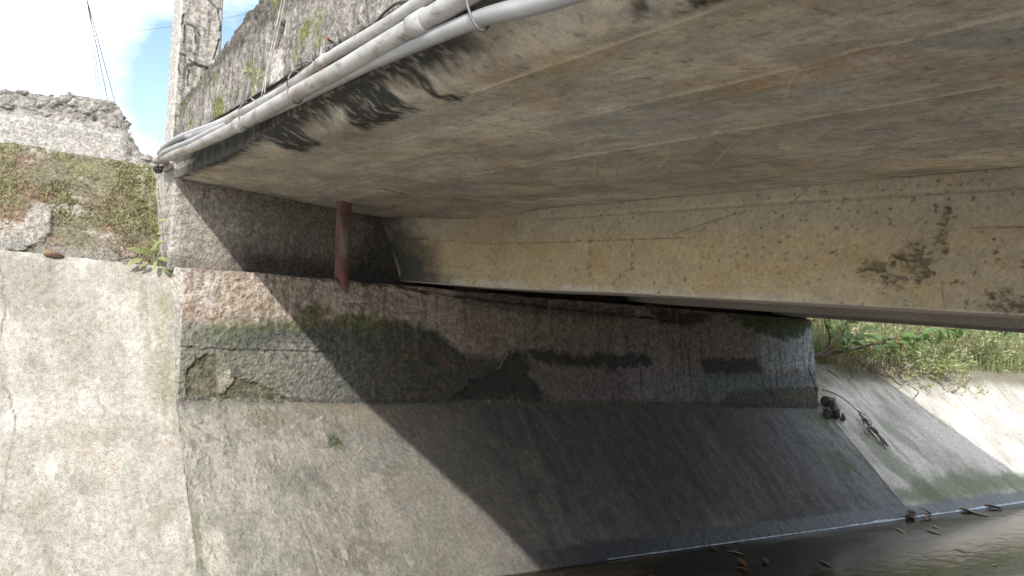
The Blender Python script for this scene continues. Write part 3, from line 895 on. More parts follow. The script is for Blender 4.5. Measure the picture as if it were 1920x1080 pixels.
def deck_disp(P, n, b):
    x, y, z = P[:, 0], P[:, 1], P[:, 2]
    under = n[:, 2] < -0.3
    h = 0.004 * fbm(x * 2.5, y * 1.2, 3, 151) + 0.0016 * fbm(x * 14, y * 5, 3, 153) + 0.0008 * fbm(x * 45, y * 18, 2, 154)
    for fx, y0, y1, a in FINS:
        dx = np.abs(x - fx - 0.006 * (y - 2) - 0.004 * fbm(y * 3, y * 0 + fx, 2, 155))
        h += 0.004 * a * (1 - ss(0.003, 0.010, dx)) * ss(y0, y0 + 0.1, y) * ss(y1, y1 - 0.3, y) * ss(-0.5, 0.1, fbm(y * 6, y * 0 + fx * 9, 2, 157))
        h += 0.002 * a * ss(0.0, 0.004, x - fx) * ss(0.16, 0.02, x - fx)          # boards not quite level
    for sq in SQUIGGLES:
        h += 0.002 * crack(x, y, sq, 0.006, 0.004)
    h -= 0.008 * crack(x, y, S((714, 351), (735, 355), (764, 362)), 0.012, 0.01)
    pit = np.zeros(len(x))
    for (px, py, rr) in [(1075, 172, 0.03), (1610, 92, 0.05), (1625, 105, 0.035), (1207, 22, 0.03), (965, 275, .03), (1320, 255, .014), (1335, 248, .014), (1180, 200, .012), (1720, 12, .014), (1840, 140, .012), (1465, 278, .016)]:
        q = on_sof(px, py)
        pit += np.exp(-(((x - q[0]) / rr) ** 2 + ((y - q[1]) / (rr * 1.4)) ** 2))
    h -= 0.012 * np.clip(pit, 0, 1) * (0.6 + 0.6 * fbm(x * 30, y * 30, 3, 158))
    side = 0.006 * fbm(y * 9, z * 14, 4, 160, 0.6)
    return np.where(under, h, np.where(n[:, 0] < -0.3, side, 0))


def deck_tint(P, n, b):
    x, y, z = P[:, 0], P[:, 1], P[:, 2]
    c = np.tile(np.array([0.49, 0.435, 0.35]), (len(P), 1))
    c = lerp(c, (0.41, 0.40, 0.365), ss(-0.15, 0.3, fbm(x * 2.2, y * 1.5, 5, 161)) * 0.8)
    c = lerp(c, (0.36, 0.30, 0.225), ss(0.0, 0.35, fbm(x * 5, y * 2.6, 5, 163)) * 0.6)
    c = lerp(c, (0.29, 0.275, 0.25), ss(0.05, 0.35, fbm(x * 9, y * 4, 5, 168, 0.6)) * 0.55)
    c = lerp(c, (0.42, 0.29, 0.16), ss(0.2, 0.5, fbm(x * 4 + 8, y * 3.1, 4, 165)) * 0.5)
    c = lerp(c, (0.46, 0.42, 0.35), ss(0.12, 0.42, fbm(x * 3.2 + 3, y * 2.1, 4, 166)) * 0.55)
    grain = fbm(x * 60, y * 3.5, 3, 167)
    c = c * (1 + 0.10 * grain * ss(-0.2, 0.3, fbm(x * 3, y * 2, 3, 190)))[:, None]
    streak = fbm(x * 5, y * 55, 3, 169)                                        # drip marks creeping in from the edge
    c = c * (1 - 0.13 * ss(0.0, 0.4, streak) * ss(1.7, 1.0, x) * ss(1.2, 2.2, y))[:, None]
    blotch = fbm(x * 7 + 2, y * 4.5, 5, 180, 0.62)
    board = np.digitize(x + 0.004 * fbm(y * 3, y * 0, 2, 155), [1.068, 1.25, 1.43, 1.62, 1.81, 2.02, 2.215, 2.46])
    c = c * (np.array([1.0, 0.93, 1.08, 0.95, 1.04, 0.90, 1.0, 0.93, 1.05])[board])[:, None]
    c = c * (1 + 0.38 * blotch)[:, None]
    c = c * (1 + 0.45 * fbm(x * 1.7 + 5, y * 1.1, 4, 230, 0.55))[:, None]
    c = lerp(c, (0.36, 0.34, 0.31), ss(0.05, 0.2, fbm(x * 4 + 11, y * 2.4, 5, 231, 0.66)) * 0.6)
    c = lerp(c, (0.31, 0.245, 0.17), ss(0.16, 0.36, fbm(x * 2.6 + 17, y * 1.7, 5, 232, 0.62)) * 0.5)
    scr = ss(0.46, 0.56, fbm(x * 55 + 2 * fbm(y * 1.5, x * 2, 2, 233), y * 0.9, 2, 234)) * ss(0.0, 0.3, fbm(x * 5, y * 3, 3, 235))
    c = lerp(c, (0.50, 0.44, 0.35), scr * 0.55)
    c = c * (1 + 0.35 * fbm(x * 26, y * 17, 5, 194, 0.7))[:, None]
    c = lerp(c, (0.23, 0.225, 0.205), ss(0.10, 0.42, fbm(x * 3.1 + 7, y * 2.3, 5, 182, 0.6)) * 0.55)
    c = c * (1 - 0.35 * ss(0.27, 0.45, fbm(x * 42, y * 26, 3, 179)))[:, None]
    fin = np.zeros(len(x))
    for fx, y0, y1, a in FINS:
        dx = np.abs(x - fx - 0.006 * (y - 2) - 0.004 * fbm(y * 3, y * 0 + fx, 2, 155))
        fin = np.maximum(fin, a * (1 - ss(0.003, 0.009, dx)) * ss(y0, y0 + 0.1, y) * ss(y1, y1 - 0.3, y) * ss(-0.5, 0.1, fbm(y * 6, y * 0 + fx * 9, 2, 157)))
        rust = np.exp(-(dx / 0.035) ** 2) * ss(y0, y0 + 0.1, y) * ss(y1, y1 - 0.3, y) * ss(0.0, 0.4, fbm(y * 3, x * 4, 3, 170))
        c = lerp(c, (0.40, 0.28, 0.16), rust * a * 0.35)
    c = lerp(c, (0.56, 0.49, 0.385), fin * 0.7)
    for sq in SQUIGGLES:
        c = lerp(c, (0.50, 0.43, 0.33), crack(x, y, sq, 0.006, 0.004) * 0.7)
    for (px, py, r_, cc, k) in [(1530, 130, 0.07, (.36, .22, .08), .6), (1425, 160, 0.05, (.36, .23, .10), .5), (1640, 100, 0.05, (.36, .27, .18), .5), (1060, 120, .06, (.38, .26, .13), .5), (1000, 225, .09, (.50, .46, .41), .5)]:
        q = on_sof(px, py)
        c = lerp(c, cc, np.exp(-(((x - q[0]) / r_) ** 2 + ((y - q[1]) / (r_ * 1.6)) ** 2)) * (0.7 + fbm(x * 12, y * 9, 3, 171)) * k)
    # black mould: streaks that follow the water across the soffit
    xs, ys = x + 0.030 * fbm(x * 4, y * 22, 5, 172, 0.65), y + 0.012 * fbm(x * 9, y * 20, 3, 173, 0.6)
    mold = np.zeros(len(x))
    for st in STAINS:
        mold = np.maximum(mold, blot(xs, ys, st, 0.018, 0.03, 10))
    brk = ss(-0.40, -0.02, fbm(x * 14, y * 24, 5, 174, 0.65) + 0.3 * fbm(x * 40, y * 40, 3, 175))
    mold = mold * (0.30 + 0.70 * brk)
    rim = ss(0.105, 0.03, x - edge_x(y) + 0.07 * fbm(x * 5, y * 9, 5, 176, 0.65) + 0.04 * ss(3.0, 3.6, y)) * ss(1.45, 1.75, y) * (0.5 + 0.5 * ss(-0.3, -0.05, fbm(x * 22, y * 22, 5, 183, 0.68)))
    c = lerp(c, (0.020, 0.023, 0.020), np.maximum(mold, rim) * 0.97)
    c = lerp(c, (0.03, 0.027, 0.022), crack(x, y, S((714, 351), (735, 355), (764, 362)), 0.014, 0.01) * 0.9)
    # the outer edge: streaked black with pale lime
    side = (n[:, 0] < -0.5)
    cs = np.tile(np.array([0.075, 0.075, 0.07]), (len(P), 1))
    cs = lerp(cs, (0.026, 0.028, 0.027), ss(-0.3, 0.15, fbm(y * 15, z * 9, 5, 177, 0.65)) * 0.85)
    cs = lerp(cs, (0.17, 0.16, 0.14), ss(0.2, 0.45, fbm(y * 9 + 3, z * 12, 5, 204, 0.65)) * 0.6)
    cs = lerp(cs, (0.40, 0.37, 0.33), ss(4.5, 4.95, y + 0.15 * fbm(y * 12, z * 12, 3, 178)) * 0.85)
    near = ss(3.9, 2.9, y + 0.2 * fbm(y * 6, z * 9, 3, 206))[:, None]                   # here the mould runs on round the edge
    cn = lerp(np.tile(np.array([0.27, 0.235, 0.19]), (len(P), 1)), (0.028, 0.031, 0.028), ss(1.42, 1.75, y + 0.15 * fbm(y * 9, z * 9, 3, 209)) * ss(-0.38, 0.02, fbm(y * 30, x * 9 + z * 9, 5, 210, 0.65)) * 0.93)
    cs = cs * (1 - near) + cn * near
    k = ss(0.35, 0.75, -n[:, 0])[:, None]
    return c * (1 - k) + cs * k


ydeck = np.concatenate([np.linspace(-2.3, 0.35, 14)[:-1], axis(0.35, 4.985, 900, 0, 1.35)])
rough_box('deck_slab', np.concatenate([axis(0.90, 2.72, 330, 0.012)[:-1], np.linspace(2.75, 6.58, 30)]), ydeck, axis(SOF, 0.75, 26, 0.012), M_SMOOTH, bridge,
          r=0.012, fmap=deck_map, fdisp=deck_disp, ftint=deck_tint, coarse=('+x', '+z', '+y', '-y'))

# girders
HONEY = [((1600, 505), (1620, 490), (1660, 482), (1700, 460), (1735, 455), (1752, 500), (1748, 525), (1715, 530), (1705, 505), (1680, 500), (1665, 530), (1640, 528), (1625, 520)),
         ((1770, 385), (1785, 388), (1778, 430), (1762, 460), (1745, 462), (1758, 430)),
         ((1700, 470), (1740, 465), (1765, 448), (1770, 470), (1752, 485)),
         ((1840, 575), (1900, 560), (1930, 560), (1930, 592), (1880, 590)),
         ((1850, 545), (1875, 535), (1890, 545), (1880, 562), (1855, 560)), ((1660, 520), (1700, 515), (1702, 530), (1670, 535))]


def B(*pts):
    return [(lambda p: (p[1], p[2]))(at(px, py, 0, BEAM_X)) for px, py in pts]


HONEY_B = [B(*h) for h in HONEY]
SEAMS = [B((800, 458), (960, 456), (1140, 450), (1280, 445)), B((1820, 426), (1925, 424)), B((1150, 530), (1185, 500), (1188, 440)), B((1105, 530), (1108, 455), (1112, 425))]
SCRATCHES = [B((1262, 440), (1330, 416), (1400, 395)), B((1480, 382), (1505, 362), (1525, 342)), B((1765, 530), (1772, 578))]


def beam_map(P):
    x, y, z = P[:, 0].copy(), P[:, 1], P[:, 2].copy()
    k = ss(4.25, 4.98, y)
    left = (x < BEAM_X + 0.18)
    x = x - left * k * (0.30 + 0.17 * ss(0.10, 0.52, z))
    up = ss(0.4, 0.55, z)
    z = z + up * (np.minimum(soffit_z(x, y), SOF) - SOF)
    return np.stack([x, y, z + 0.012 * ss(4.2, 3.0, y) * ss(0.5, 0.1, z)], 1)


def honey_pits(y, z, hm):
    """nests of gravel where the concrete did not fill the form: ragged holes, some pebbles showing"""
    core = ss(0.06, 0.16, fbm(y * 27, z * 32, 4, 187, 0.6) + 0.10)
    crumbs = ss(0.10, 0.26, fbm(y * 42 + 3, z * 48, 3, 192, 0.6)) * ss(0.05, 0.4, hm + 0.3 * fbm(y * 9, z * 9, 2, 185))
    w1, w2, idr = worley(y * 30, z * 30, 12)
    pebble = (idr > 0.5) * (1 - ss(0.15, 0.42, w1))
    return np.clip(np.maximum(core * hm, crumbs * 0.45 * ss(0.0, 0.3, hm)) - 0.55 * pebble * hm, 0, 1)


def scatter_pits(y, z):
    zone = ss(2.3, 1.3, y) * 0.10 + 0.05 * ss(0.16, 0.10, z) + 0.04 * fbm(y * 5, z * 6, 3, 202)
    return ss(0.44, 0.52, fbm(y * 24, z * 30, 4, 203, 0.62) + zone)


def beam_disp(P, n, b):
    y, z = P[:, 1], P[:, 2]
    h = 0.004 * fbm(y * 2.1, z * 4, 3, 181) + 0.0013 * fbm(y * 15, z * 22, 3, 183)
    fl = ss(4.3, 4.7, y)
    h += fl * (0.010 * fbm(y * 13, z * 13, 4, 184, 0.6))
    h -= 0.004 * (1 - ss(0.004, 0.012, np.abs(z - 0.49 + 0.006 * fbm(y * 3, z, 2, 186)))) * ss(4.2, 3.4, y)
    for sm in SEAMS[:2]:
        h -= 0.004 * crack(y, z, sm, 0.005, 0.003)
    hm = np.zeros(len(y))
    for hp in HONEY_B:
        hm = np.maximum(hm, blot(y, z, hp, 0.02, 0.05, 16))
    h -= honey_pits(y, z, hm) * 0.020 + scatter_pits(y, z) * 0.007
    # bug holes
    for sc, th, dep, sz in ((13, 0.84, 0.006, 0.14), (30, 0.84, 0.004, 0.2), (55, 0.88, 0.003, 0.25)):
        v1, v2, vr = worley(y * sc * 0.8, z * sc, 20 + sc)
        h -= dep * (vr > th) * (1 - ss(0.4, 1.0, v1 / sz)) * ss(-0.3, 0.3, fbm(y * 2, z * 3, 2, 188) + 0.15)
    # ragged lower arris on the right
    h -= 0.012 * ss(0.13, 0.085, z) * ss(0.05, 0.35, fbm(y * 9, z * 20, 3, 189)) * ss(2.3, 1.2, y)
    return h * (np.abs(n[:, 0]) > 0.3)


def beam_tint(P, n, b):
    y, z = P[:, 1], P[:, 2]
    c = np.tile(np.array([0.49, 0.40, 0.26]), (len(P), 1))
    c = lerp(c, (0.50, 0.42, 0.27), ss(-0.1, 0.3, fbm(y * 1.8, z * 4, 4, 191)) * ss(0.42, 0.33, z) * 0.9)
    c = lerp(c, (0.44, 0.41, 0.35), ss(0.33, 0.43, z) * 0.7)
    c = lerp(c, (0.36, 0.32, 0.255), ss(2.1, 1.3, y + 0.15 * fbm(y * 6, z * 6, 3, 193)) * 0.75)
    c = lerp(c, (0.43, 0.34, 0.20), ss(2.0, 1.4, y) * ss(0.0, 0.4, fbm(y * 4, z * 6, 4, 194)) * 0.6)
    c = lerp(c, (0.56, 0.53, 0.46), ss(0.135, 0.10, z + 0.02 * fbm(y * 6, z * 6, 3, 195)) * ss(1.6, 2.3, y) * 0.8)
    c = c * (1 + 0.15 * fbm(y * 6, z * 9, 4, 196) + 0.22 * fbm(y * 28, z * 32, 5, 207, 0.7))[:, None]
    c = lerp(c, (0.44, 0.33, 0.17), ss(0.0, 0.35, fbm(y * 3 + 4, z * 7, 5, 208, 0.62)) * ss(0.40, 0.30, z) * 0.55)
    c = lerp(c, (0.30, 0.25, 0.18), ss(0.30, 0.44, fbm(y * 20 + 4, z * 24, 5, 209, 0.66)) * ss(1.9, 1.3, y) * 0.7)
    c = lerp(c, (0.36, 0.33, 0.28), ss(0.15, 0.4, fbm(y * 12, z * 14, 4, 197)) * 0.4)
    c = lerp(c, (0.20, 0.155, 0.09), (1 - ss(0.0, 0.012, np.abs(z - 0.345 + 0.006 * fbm(y * 3, z, 2, 198)))) * 0.0)
    for sm in SEAMS[:2]:
        c = lerp(c, (0.25, 0.19, 0.13), crack(y, z, sm, 0.005, 0.004) * 0.7 * ss(-0.3, 0.1, fbm(y * 9, z * 3, 3, 212)))
    for sm in SCRATCHES:
        c = lerp(c, (0.20, 0.16, 0.12), crack(y, z, sm, 0.004, 0.003) * 0.7)
    for sm in SEAMS[2:]:
        c = lerp(c, (0.25, 0.18, 0.10), crack(y, z, sm, 0.022, 0.014, 26) * ss(0.0, 0.25, fbm(y * 60, z * 44, 2, 199)) * 0.9)
    hm = np.zeros(len(y))
    for hp in HONEY_B:
        hm = np.maximum(hm, blot(y, z, hp, 0.02, 0.05, 16))
    c = lerp(c, (0.30, 0.25, 0.17), hm * 0.45)
    c = lerp(c, (0.18, 0.145, 0.105), ss(0.3, 0.9, honey_pits(y, z, hm)) * 0.8)
    c = lerp(c, (0.15, 0.12, 0.085), scatter_pits(y, z) * 0.8)
    for sc, th, sz in ((13, 0.84, 0.14), (30, 0.84, 0.2), (55, 0.88, 0.25)):
        v1, v2, vr = worley(y * sc * 0.8, z * sc, 20 + sc)
        c = lerp(c, (0.19, 0.155, 0.115), (vr > th) * (1 - ss(0.4, 1.0, v1 / sz)) * ss(-0.3, 0.3, fbm(y * 2, z * 3, 2, 188) + 0.15) * 0.75)
    # dark-stained mortar smeared over the end next to the wall, corner shade painted in
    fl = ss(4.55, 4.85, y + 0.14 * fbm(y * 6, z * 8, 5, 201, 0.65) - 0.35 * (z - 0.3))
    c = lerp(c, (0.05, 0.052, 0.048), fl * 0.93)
    c = lerp(c, (0.17, 0.145, 0.115), fl * ss(0.05, 0.3, fbm(y * 16, z * 12, 4, 203)) * ss(0.15, 0.4, z) * 0.8)
    c = lerp(c, (0.40, 0.30, 0.19), blot(y, z, [(4.5, 0.5), (4.0, 0.54), (4.3, 0.3), (4.6, 0.2)], 0.05, 0.08, 8) * 0.5)
    bt = n[:, 2] < -0.5
    c = np.where(bt[:, None], np.array([0.46, 0.41, 0.35])[None, :] * (1 + 0.3 * fbm(P[:, 0] * 5, y * 5, 4, 205))[:, None], c)
    return c


ybeam = np.concatenate([np.linspace(-2.0, 0.5, 10)[:-1], axis(0.5, 4.99, 1000, 0, 1.3)])
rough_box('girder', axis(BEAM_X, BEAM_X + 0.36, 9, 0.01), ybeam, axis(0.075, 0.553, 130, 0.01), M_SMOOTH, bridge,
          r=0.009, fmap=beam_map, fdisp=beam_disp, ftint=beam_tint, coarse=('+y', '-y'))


def beam2_tint(P, n, b):
    c = np.tile(np.array([0.46, 0.42, 0.37]), (len(P), 1))
    return c * (1 + 0.25 * fbm3(P, 3, 4, 207))[:, None]


for gx in (4.42, 6.20):
    rough_box('girder', axis(gx, gx + 0.34, 6, 0.01), np.linspace(-2, 4.99, 90), axis(0.080, 0.553, 14, 0.01), M_SMOOTH, bridge,
              r=0.009, fdisp=lambda P, n, b: 0.004 * fbm3(P, 3, 3, 208), ftint=beam2_tint, coarse=('+z',))
for gx in (2.86, 4.59, 6.37):            # pads the girders sit on
    plain_box('bearing_pad', (gx - 0.13, 4.83, 0.035), (gx + 0.13, 4.96, 0.083), plain('bearing_rubber', (0.03, 0.028, 0.026), 0.8), bridge)

# parapet on the near edge
HOLE = [(lambda p: (p[1], p[2]))(at(px, py, 0, 0.915)) for px, py in [(518, 95), (530, 45), (541, 48), (534, 75), (522, 98)]]
CHALK = [(lambda p: (p[1], p[2]))(at(px, py, 0, 0.915)) for px, py in [(515, 100), (540, 92), (532, 165), (512, 162)]]


def par_map(P):
    x, y, z = P[:, 0].copy(), P[:, 1], P[:, 2]
    t = (z - 0.752) / (1.0 - 0.752)
    top = 1.16 - 0.17 * ss(3.3, 5.1, y) + 0.035 * fbm(y * 3.2, y * 0 + 2.0, 4, 211, 0.6)
    z2 = 0.752 + t * (top - 0.752)
    return np.stack([x + 0.011 * y - 0.05, y, z2], 1)


def par_disp(P, n, b):
    x, y, z = P[:, 0], P[:, 1], P[:, 2]
    h = 0.014 * fbm(y * 3, z * 4, 4, 213, 0.55) + 0.010 * fbm(y * 20, z * 20, 4, 217, 0.65) + 0.006 * (ridged(y * 14, z * 14, 3, 214) - 0.7) + 0.003 * fbm(y * 60, z * 50, 3, 215, .6)
    t = (b[:, 2] - 0.752) / 0.248
    h += 0.016 * ss(0.6, 1.0, t) * fbm(y * 16, z * 16 + x * 16, 3, 216, 0.6)
    h -= 0.03 * blot(y, z, HOLE, 0.012, 0.02, 12)
    return h


def lime(y, z, c, seed):
    """rain streaks, lichen and moss on an outside face"""
    run = fbm(y * 30, z * 2.2, 4, seed)
    c = lerp(c, (0.10, 0.095, 0.085), ss(-0.05, 0.35, run) * 0.75)
    c = lerp(c, (0.46, 0.43, 0.385), ss(0.05, 0.4, fbm(y * 22 + 4, z * 2.6, 4, seed + 3)) * 0.65)
    return c


def par_tint(P, n, b):
    x, y, z = P[:, 0], P[:, 1], P[:, 2]
    t = (b[:, 2] - 0.752) / 0.248
    c = np.tile(np.array([0.29, 0.265, 0.235]), (len(P), 1))
    c = lime(y, z, c, 221)
    c = lerp(c, (0.075, 0.07, 0.06), ss(0.45, 0.9, t + 0.35 * fbm(y * 6, z * 8, 4, 223)) * 0.75)
    c = lerp(c, (0.36, 0.34, 0.30), ss(0.1, 0.35, fbm(y * 26, z * 26 + x * 20, 3, 224)) * 0.4)
    c = c * (1 + 0.55 * fbm(y * 17, z * 15, 5, 227, 0.7))[:, None]
    c = lerp(c, (0.06, 0.058, 0.055), ss(0.2, 0.36, fbm(y * 8 + 1, z * 9, 5, 229, 0.65)) * 0.75)
    moss = ss(0.14, 0.36, fbm(y * 4.5 + 5, z * 3.2, 4, 225) + 0.12 * fbm(y * 24, z * 22, 3, 226))
    c = lerp(c, (0.16, 0.19, 0.045), moss * 0.8)
    c = lerp(c, (0.15, 0.17, 0.05), ss(0.25, 0.45, fbm(y * 12, z * 12, 4, 228)) * ss(0.5, 0.8, t) * 0.8)
    c = lerp(c, (0.03, 0.032, 0.04), blot(y, z, HOLE, 0.012, 0.02, 12) * 0.6)
    c = lerp(c, (0.62, 0.58, 0.53), blot(y, z, CHALK, 0.02, 0.03, 14) * 0.75)
    return c


ypar = np.concatenate([np.linspace(-2.3, 1.2, 30)[:-1], axis(1.2, 5.2, 620, 0.015, 1.2)])
rough_box('parapet', axis(0.915, 1.09, 14, 0.015), ypar, axis(0.752, 1.0, 90, 0.012), M_RUBBLE, bridge, r=0.012, fmap=par_map, fdisp=par_disp, ftint=par_tint, coarse=('-z', '+x'))
rough_box('parapet', axis(6.40, 6.56, 6, 0.015), np.linspace(-2.3, 4.98, 160), axis(0.752, 1.12, 12, 0.015), M_RUBBLE, bridge, r=0.012,
          fdisp=lambda P, n, b: 0.012 * fbm3(P, 5, 4, 231), ftint=lambda P, n, b: np.tile(np.array([0.25, 0.23, 0.2]), (len(P), 1)) * (1 + 0.4 * fbm3(P, 4, 4, 232))[:, None], coarse=('-z',))


# cracked post at the end of the parapet
def on_post(px, py):
    p = at(px, py, 1, 5.0)
    return (p[0], p[2])


POST_CRACKS = [[on_post(*q) for q in pts] for pts in (
    [(322, 45), (340, 46), (345, 28)], [(345, 48), (348, 70), (345, 80)], [(350, 45), (366, 52), (376, 66)], [(366, 55), (367, 80)],
    [(328, 75), (332, 105), (338, 140)], [(332, 102), (348, 105), (350, 118)], [(355, 112), (365, 120), (395, 128), (412, 118)], [(356, 130), (353, 160)], [(412, 75), (406, 92), (398, 112)], [(390, 0), (408, 15), (414, 60)])]


def post_disp(P, n, b):
    x, y, z = P[:, 0], P[:, 1], P[:, 2]
    h = 0.008 * fbm3(P, 6, 4, 241, 0.6) + 0.003 * fbm3(P, 45, 2, 243)
    cr = np.zeros(len(x))
    for pts in POST_CRACKS:
        cr = np.maximum(cr, crack(x, z, pts, 0.0065, 0.012, 16))
    h -= 0.009 * cr * (n[:, 1] < -0.3)
    h -= 0.022 * blot(x, z, [on_post(*q) for q in [(352, 118), (400, 128), (415, 110), (415, 170), (340, 220), (345, 150)]], 0.01, 0.02, 16) * (n[:, 1] < -0.3)
    return h


def post_tint(P, n, b):
    x, y, z = P[:, 0], P[:, 1], P[:, 2]
    c = np.tile(np.array([0.36, 0.335, 0.30]), (len(P), 1))
    c = lime(x + y * 0.7, z, c, 245)
    c = lerp(c, (0.13, 0.125, 0.12), ss(0.05, 0.3, fbm3(P, 26, 3, 247)) * 0.7)
    c = lerp(c, (0.50, 0.47, 0.43), ss(0.05, 0.35, fbm3(P, 9, 4, 248)) * 0.5)
    cr = np.zeros(len(x))
    for pts in POST_CRACKS:
        cr = np.maximum(cr, crack(x, z, pts, 0.0065, 0.012, 16))
    c = lerp(c, (0.05, 0.045, 0.045), cr * (n[:, 1] < -0.3) * 0.8)
    c = c * (1 + 0.5 * fbm3(P, 20, 4, 249, 0.65))[:, None]
    c = lerp(c, (0.58, 0.55, 0.51), (n[:, 0] < -0.5) * 0.8)  # left face paler: its sunlit brightness is put into the colour
    return c


rough_box('railing_post', axis(0.885, 1.123, 64, 0.015), axis(5.0, 5.22, 40, 0.015), axis(0.60, 2.35, 360, 0.015), M_RUBBLE, bridge, r=0.014,
          fmap=lambda P: np.stack([P[:, 0] + 0.018 * (1.0 - P[:, 2]) * (P[:, 2] < 2) - 0.03 * (P[:, 0] < 1.0) * ss(0.7, 1.3, P[:, 2]) * 0 + 0, P[:, 1] + 0.0 * P[:, 0], P[:, 2]], 1),
          fdisp=post_disp, ftint=post_tint, coarse=('+y',))
# ================================================================ left bank, broken kerb wall
def bank_map(P):
    x, d, s = P[:, 0], P[:, 1], P[:, 2]
    y = 5.105 + 0.62 * s + 0.04 * np.sin(s * 5) ; z = 0.018 + 0.66 * s
    return np.stack([x, y + d * 0.25, z - d * 0.2], 1)


ROCK = [(lambda p: (p[0], p[2]))(at(px, py, 1, 5.3)) for px, py in [(55, 395), (75, 378), (97, 385), (98, 420), (92, 440), (75, 455), (40, 470), (0, 475), (-30, 470), (10, 430), (45, 415)]]


def bank_disp(P, n, b):
    x, z = P[:, 0], P[:, 2]
    h = 0.03 * fbm(x * 2.5, z * 3, 4, 301) + 0.018 * fbm(x * 11, z * 13, 4, 303, 0.6) + 0.006 * fbm(x * 45, z * 45, 2, 305)
    h += blot(x, z, ROCK, 0.01, 0.03, 14) * (0.03 + 0.035 * (ridged(x * 12, z * 12, 3, 306) - 0.6))
    return h * (n[:, 1] < -0.1)


def bank_tint(P, n, b):
    x, z = P[:, 0], P[:, 2]
    c = np.tile(np.array([0.185, 0.165, 0.095]), (len(P), 1))
    c = lerp(c, (0.235, 0.135, 0.085), ss(-0.05, 0.3, fbm(x * 3.2, z * 4.5, 5, 311)) * 0.8)
    c = lerp(c, (0.165, 0.175, 0.065), ss(0.05, 0.35, fbm(x * 4.5 + 9, z * 4.5, 5, 313)) * 0.85)
    c = lerp(c, (0.10, 0.09, 0.05), ss(0.1, 0.4, fbm(x * 22, z * 24, 4, 314)) * 0.7)
    c = lerp(c, (0.19, 0.20, 0.075), ss(0.42, 0.6, z) * ss(0.0, 0.3, fbm(x * 7, z * 7, 3, 315)) * 0.7)
    c = lerp(c, (0.165, 0.185, 0.075), ss(0.45, 0.85, x) * ss(0.2, 0.4, z) * 0.6)
    pale = ss(0.16, 0.30, fbm(x * 5.2 + 2, z * 7.5, 6, 317, 0.68))
    c = lerp(c, (0.50, 0.45, 0.40), pale * 0.85)
    c = lerp(c, (0.30, 0.27, 0.22), np.full(len(c), 0.22))
    c = c * (1 + 0.5 * fbm(x * 19, z * 22, 5, 321, 0.7))[:, None]
    c = lerp(c, (0.42, 0.38, 0.34), blot(x, z, ROCK, 0.012, 0.03, 14) * 0.9)
    c = lerp(c, (0.40, 0.34, 0.29), ss(0.16, 0.06, z + 0.12 * fbm(x * 4, z * 4, 4, 319)) * ss(0.3, 0.6, x) * 0.8)
    c = lerp(c, (0.27, 0.26, 0.23), ss(0.13, 0.05, z + 0.05 * fbm(x * 6, z * 6, 3, 320)) * 0.8)
    return c


bank = rough_box('bank', axis(-9, 0.955, 520, 0, 0.45), np.array([0, 1.0]), axis(0.0, 1.02, 200), M_EARTH, None, r=0.0001,
                 fmap=bank_map, fdisp=bank_disp, ftint=bank_tint, coarse=('+y',))
tag(bank, kind='structure')

kerb = thing('broken_wall', 'low crumbling concrete wall with a ragged rubble top above the mossy bank', 'wall', (0.4, 5.8, 0.6))


def kerb_top(x):
    t = 1.02 + 0.05 * ss(0.1, 0.6, x) + 0.03 * fbm(x * 3.0, x * 0 + 3, 4, 331, 0.6)
    return t - 0.31 * ss(0.66, 0.86, x + 0.03 * fbm(x * 9, x * 0, 2, 332)) - 0.05 * ss(0.86, 1.0, x)


def kerb_map(P):
    x, y, z = P[:, 0], P[:, 1], P[:, 2]
    t = z
    top = kerb_top(x)
    step = 0.055 * ss(0.87 - 0.02, 0.89 + 0.02, 0.62 + (top - 0.62) * t)       # the rubble is set back from the kerb face
    return np.stack([x, y + step * (y < 5.9), 0.60 + (top - 0.60) * t], 1)


def kerb_disp(P, n, b):
    x, z = P[:, 0], P[:, 2]
    up = ss(0.84, 0.90, z + 0.02 * fbm(x * 5, z * 5, 3, 333)) + ss(0.7, 0.8, x)
    up = np.clip(up, 0, 1)
    h = 0.006 * fbm3(P, 6, 4, 334) + 0.003 * fbm3(P, 40, 2, 335)
    w1, w2, idr = worley(x * 17 + 0.3 * n2(x * 20, z * 20, 3), z * 22, 41)
    h += up * (0.03 * fbm3(P, 9, 5, 336, 0.65) + 0.020 * (ss(0.0, 0.3, w2) * idr - 0.4))
    return h


def kerb_tint(P, n, b):
    x, z = P[:, 0], P[:, 2]
    c = np.tile(np.array([0.48, 0.455, 0.42]), (len(P), 1))
    c = lerp(c, (0.37, 0.35, 0.32), ss(-0.1, 0.3, fbm(x * 6, z * 9, 4, 341)) * 0.7)
    up = np.clip(ss(0.84, 0.90, z + 0.02 * fbm(x * 5, z * 5, 3, 333)) + ss(0.7, 0.8, x), 0, 1)
    c = lerp(c, (0.33, 0.31, 0.285), up * 0.85)
    c = lerp(c, (0.11, 0.105, 0.10), up * ss(0.0, 0.35, fbm3(P, 14, 4, 343)) * 0.75)
    c = c * (1 + (0.25 + 0.3 * up) * fbm3(P, 28, 4, 346, 0.7))[:, None]
    c = lerp(c, (0.45, 0.42, 0.38), up * ss(0.12, 0.4, fbm3(P, 18, 4, 344)) * 0.7)
    return c


rough_box('wall', axis(-9, 0.965, 460, 0.012, 0.45), axis(5.735, 6.0, 16, 0.012), axis(0.0, 1.0, 100, 0.02), M_RUBBLE, kerb, r=0.012,
          fmap=kerb_map, fdisp=kerb_disp, ftint=kerb_tint, coarse=('+y', '-z'))


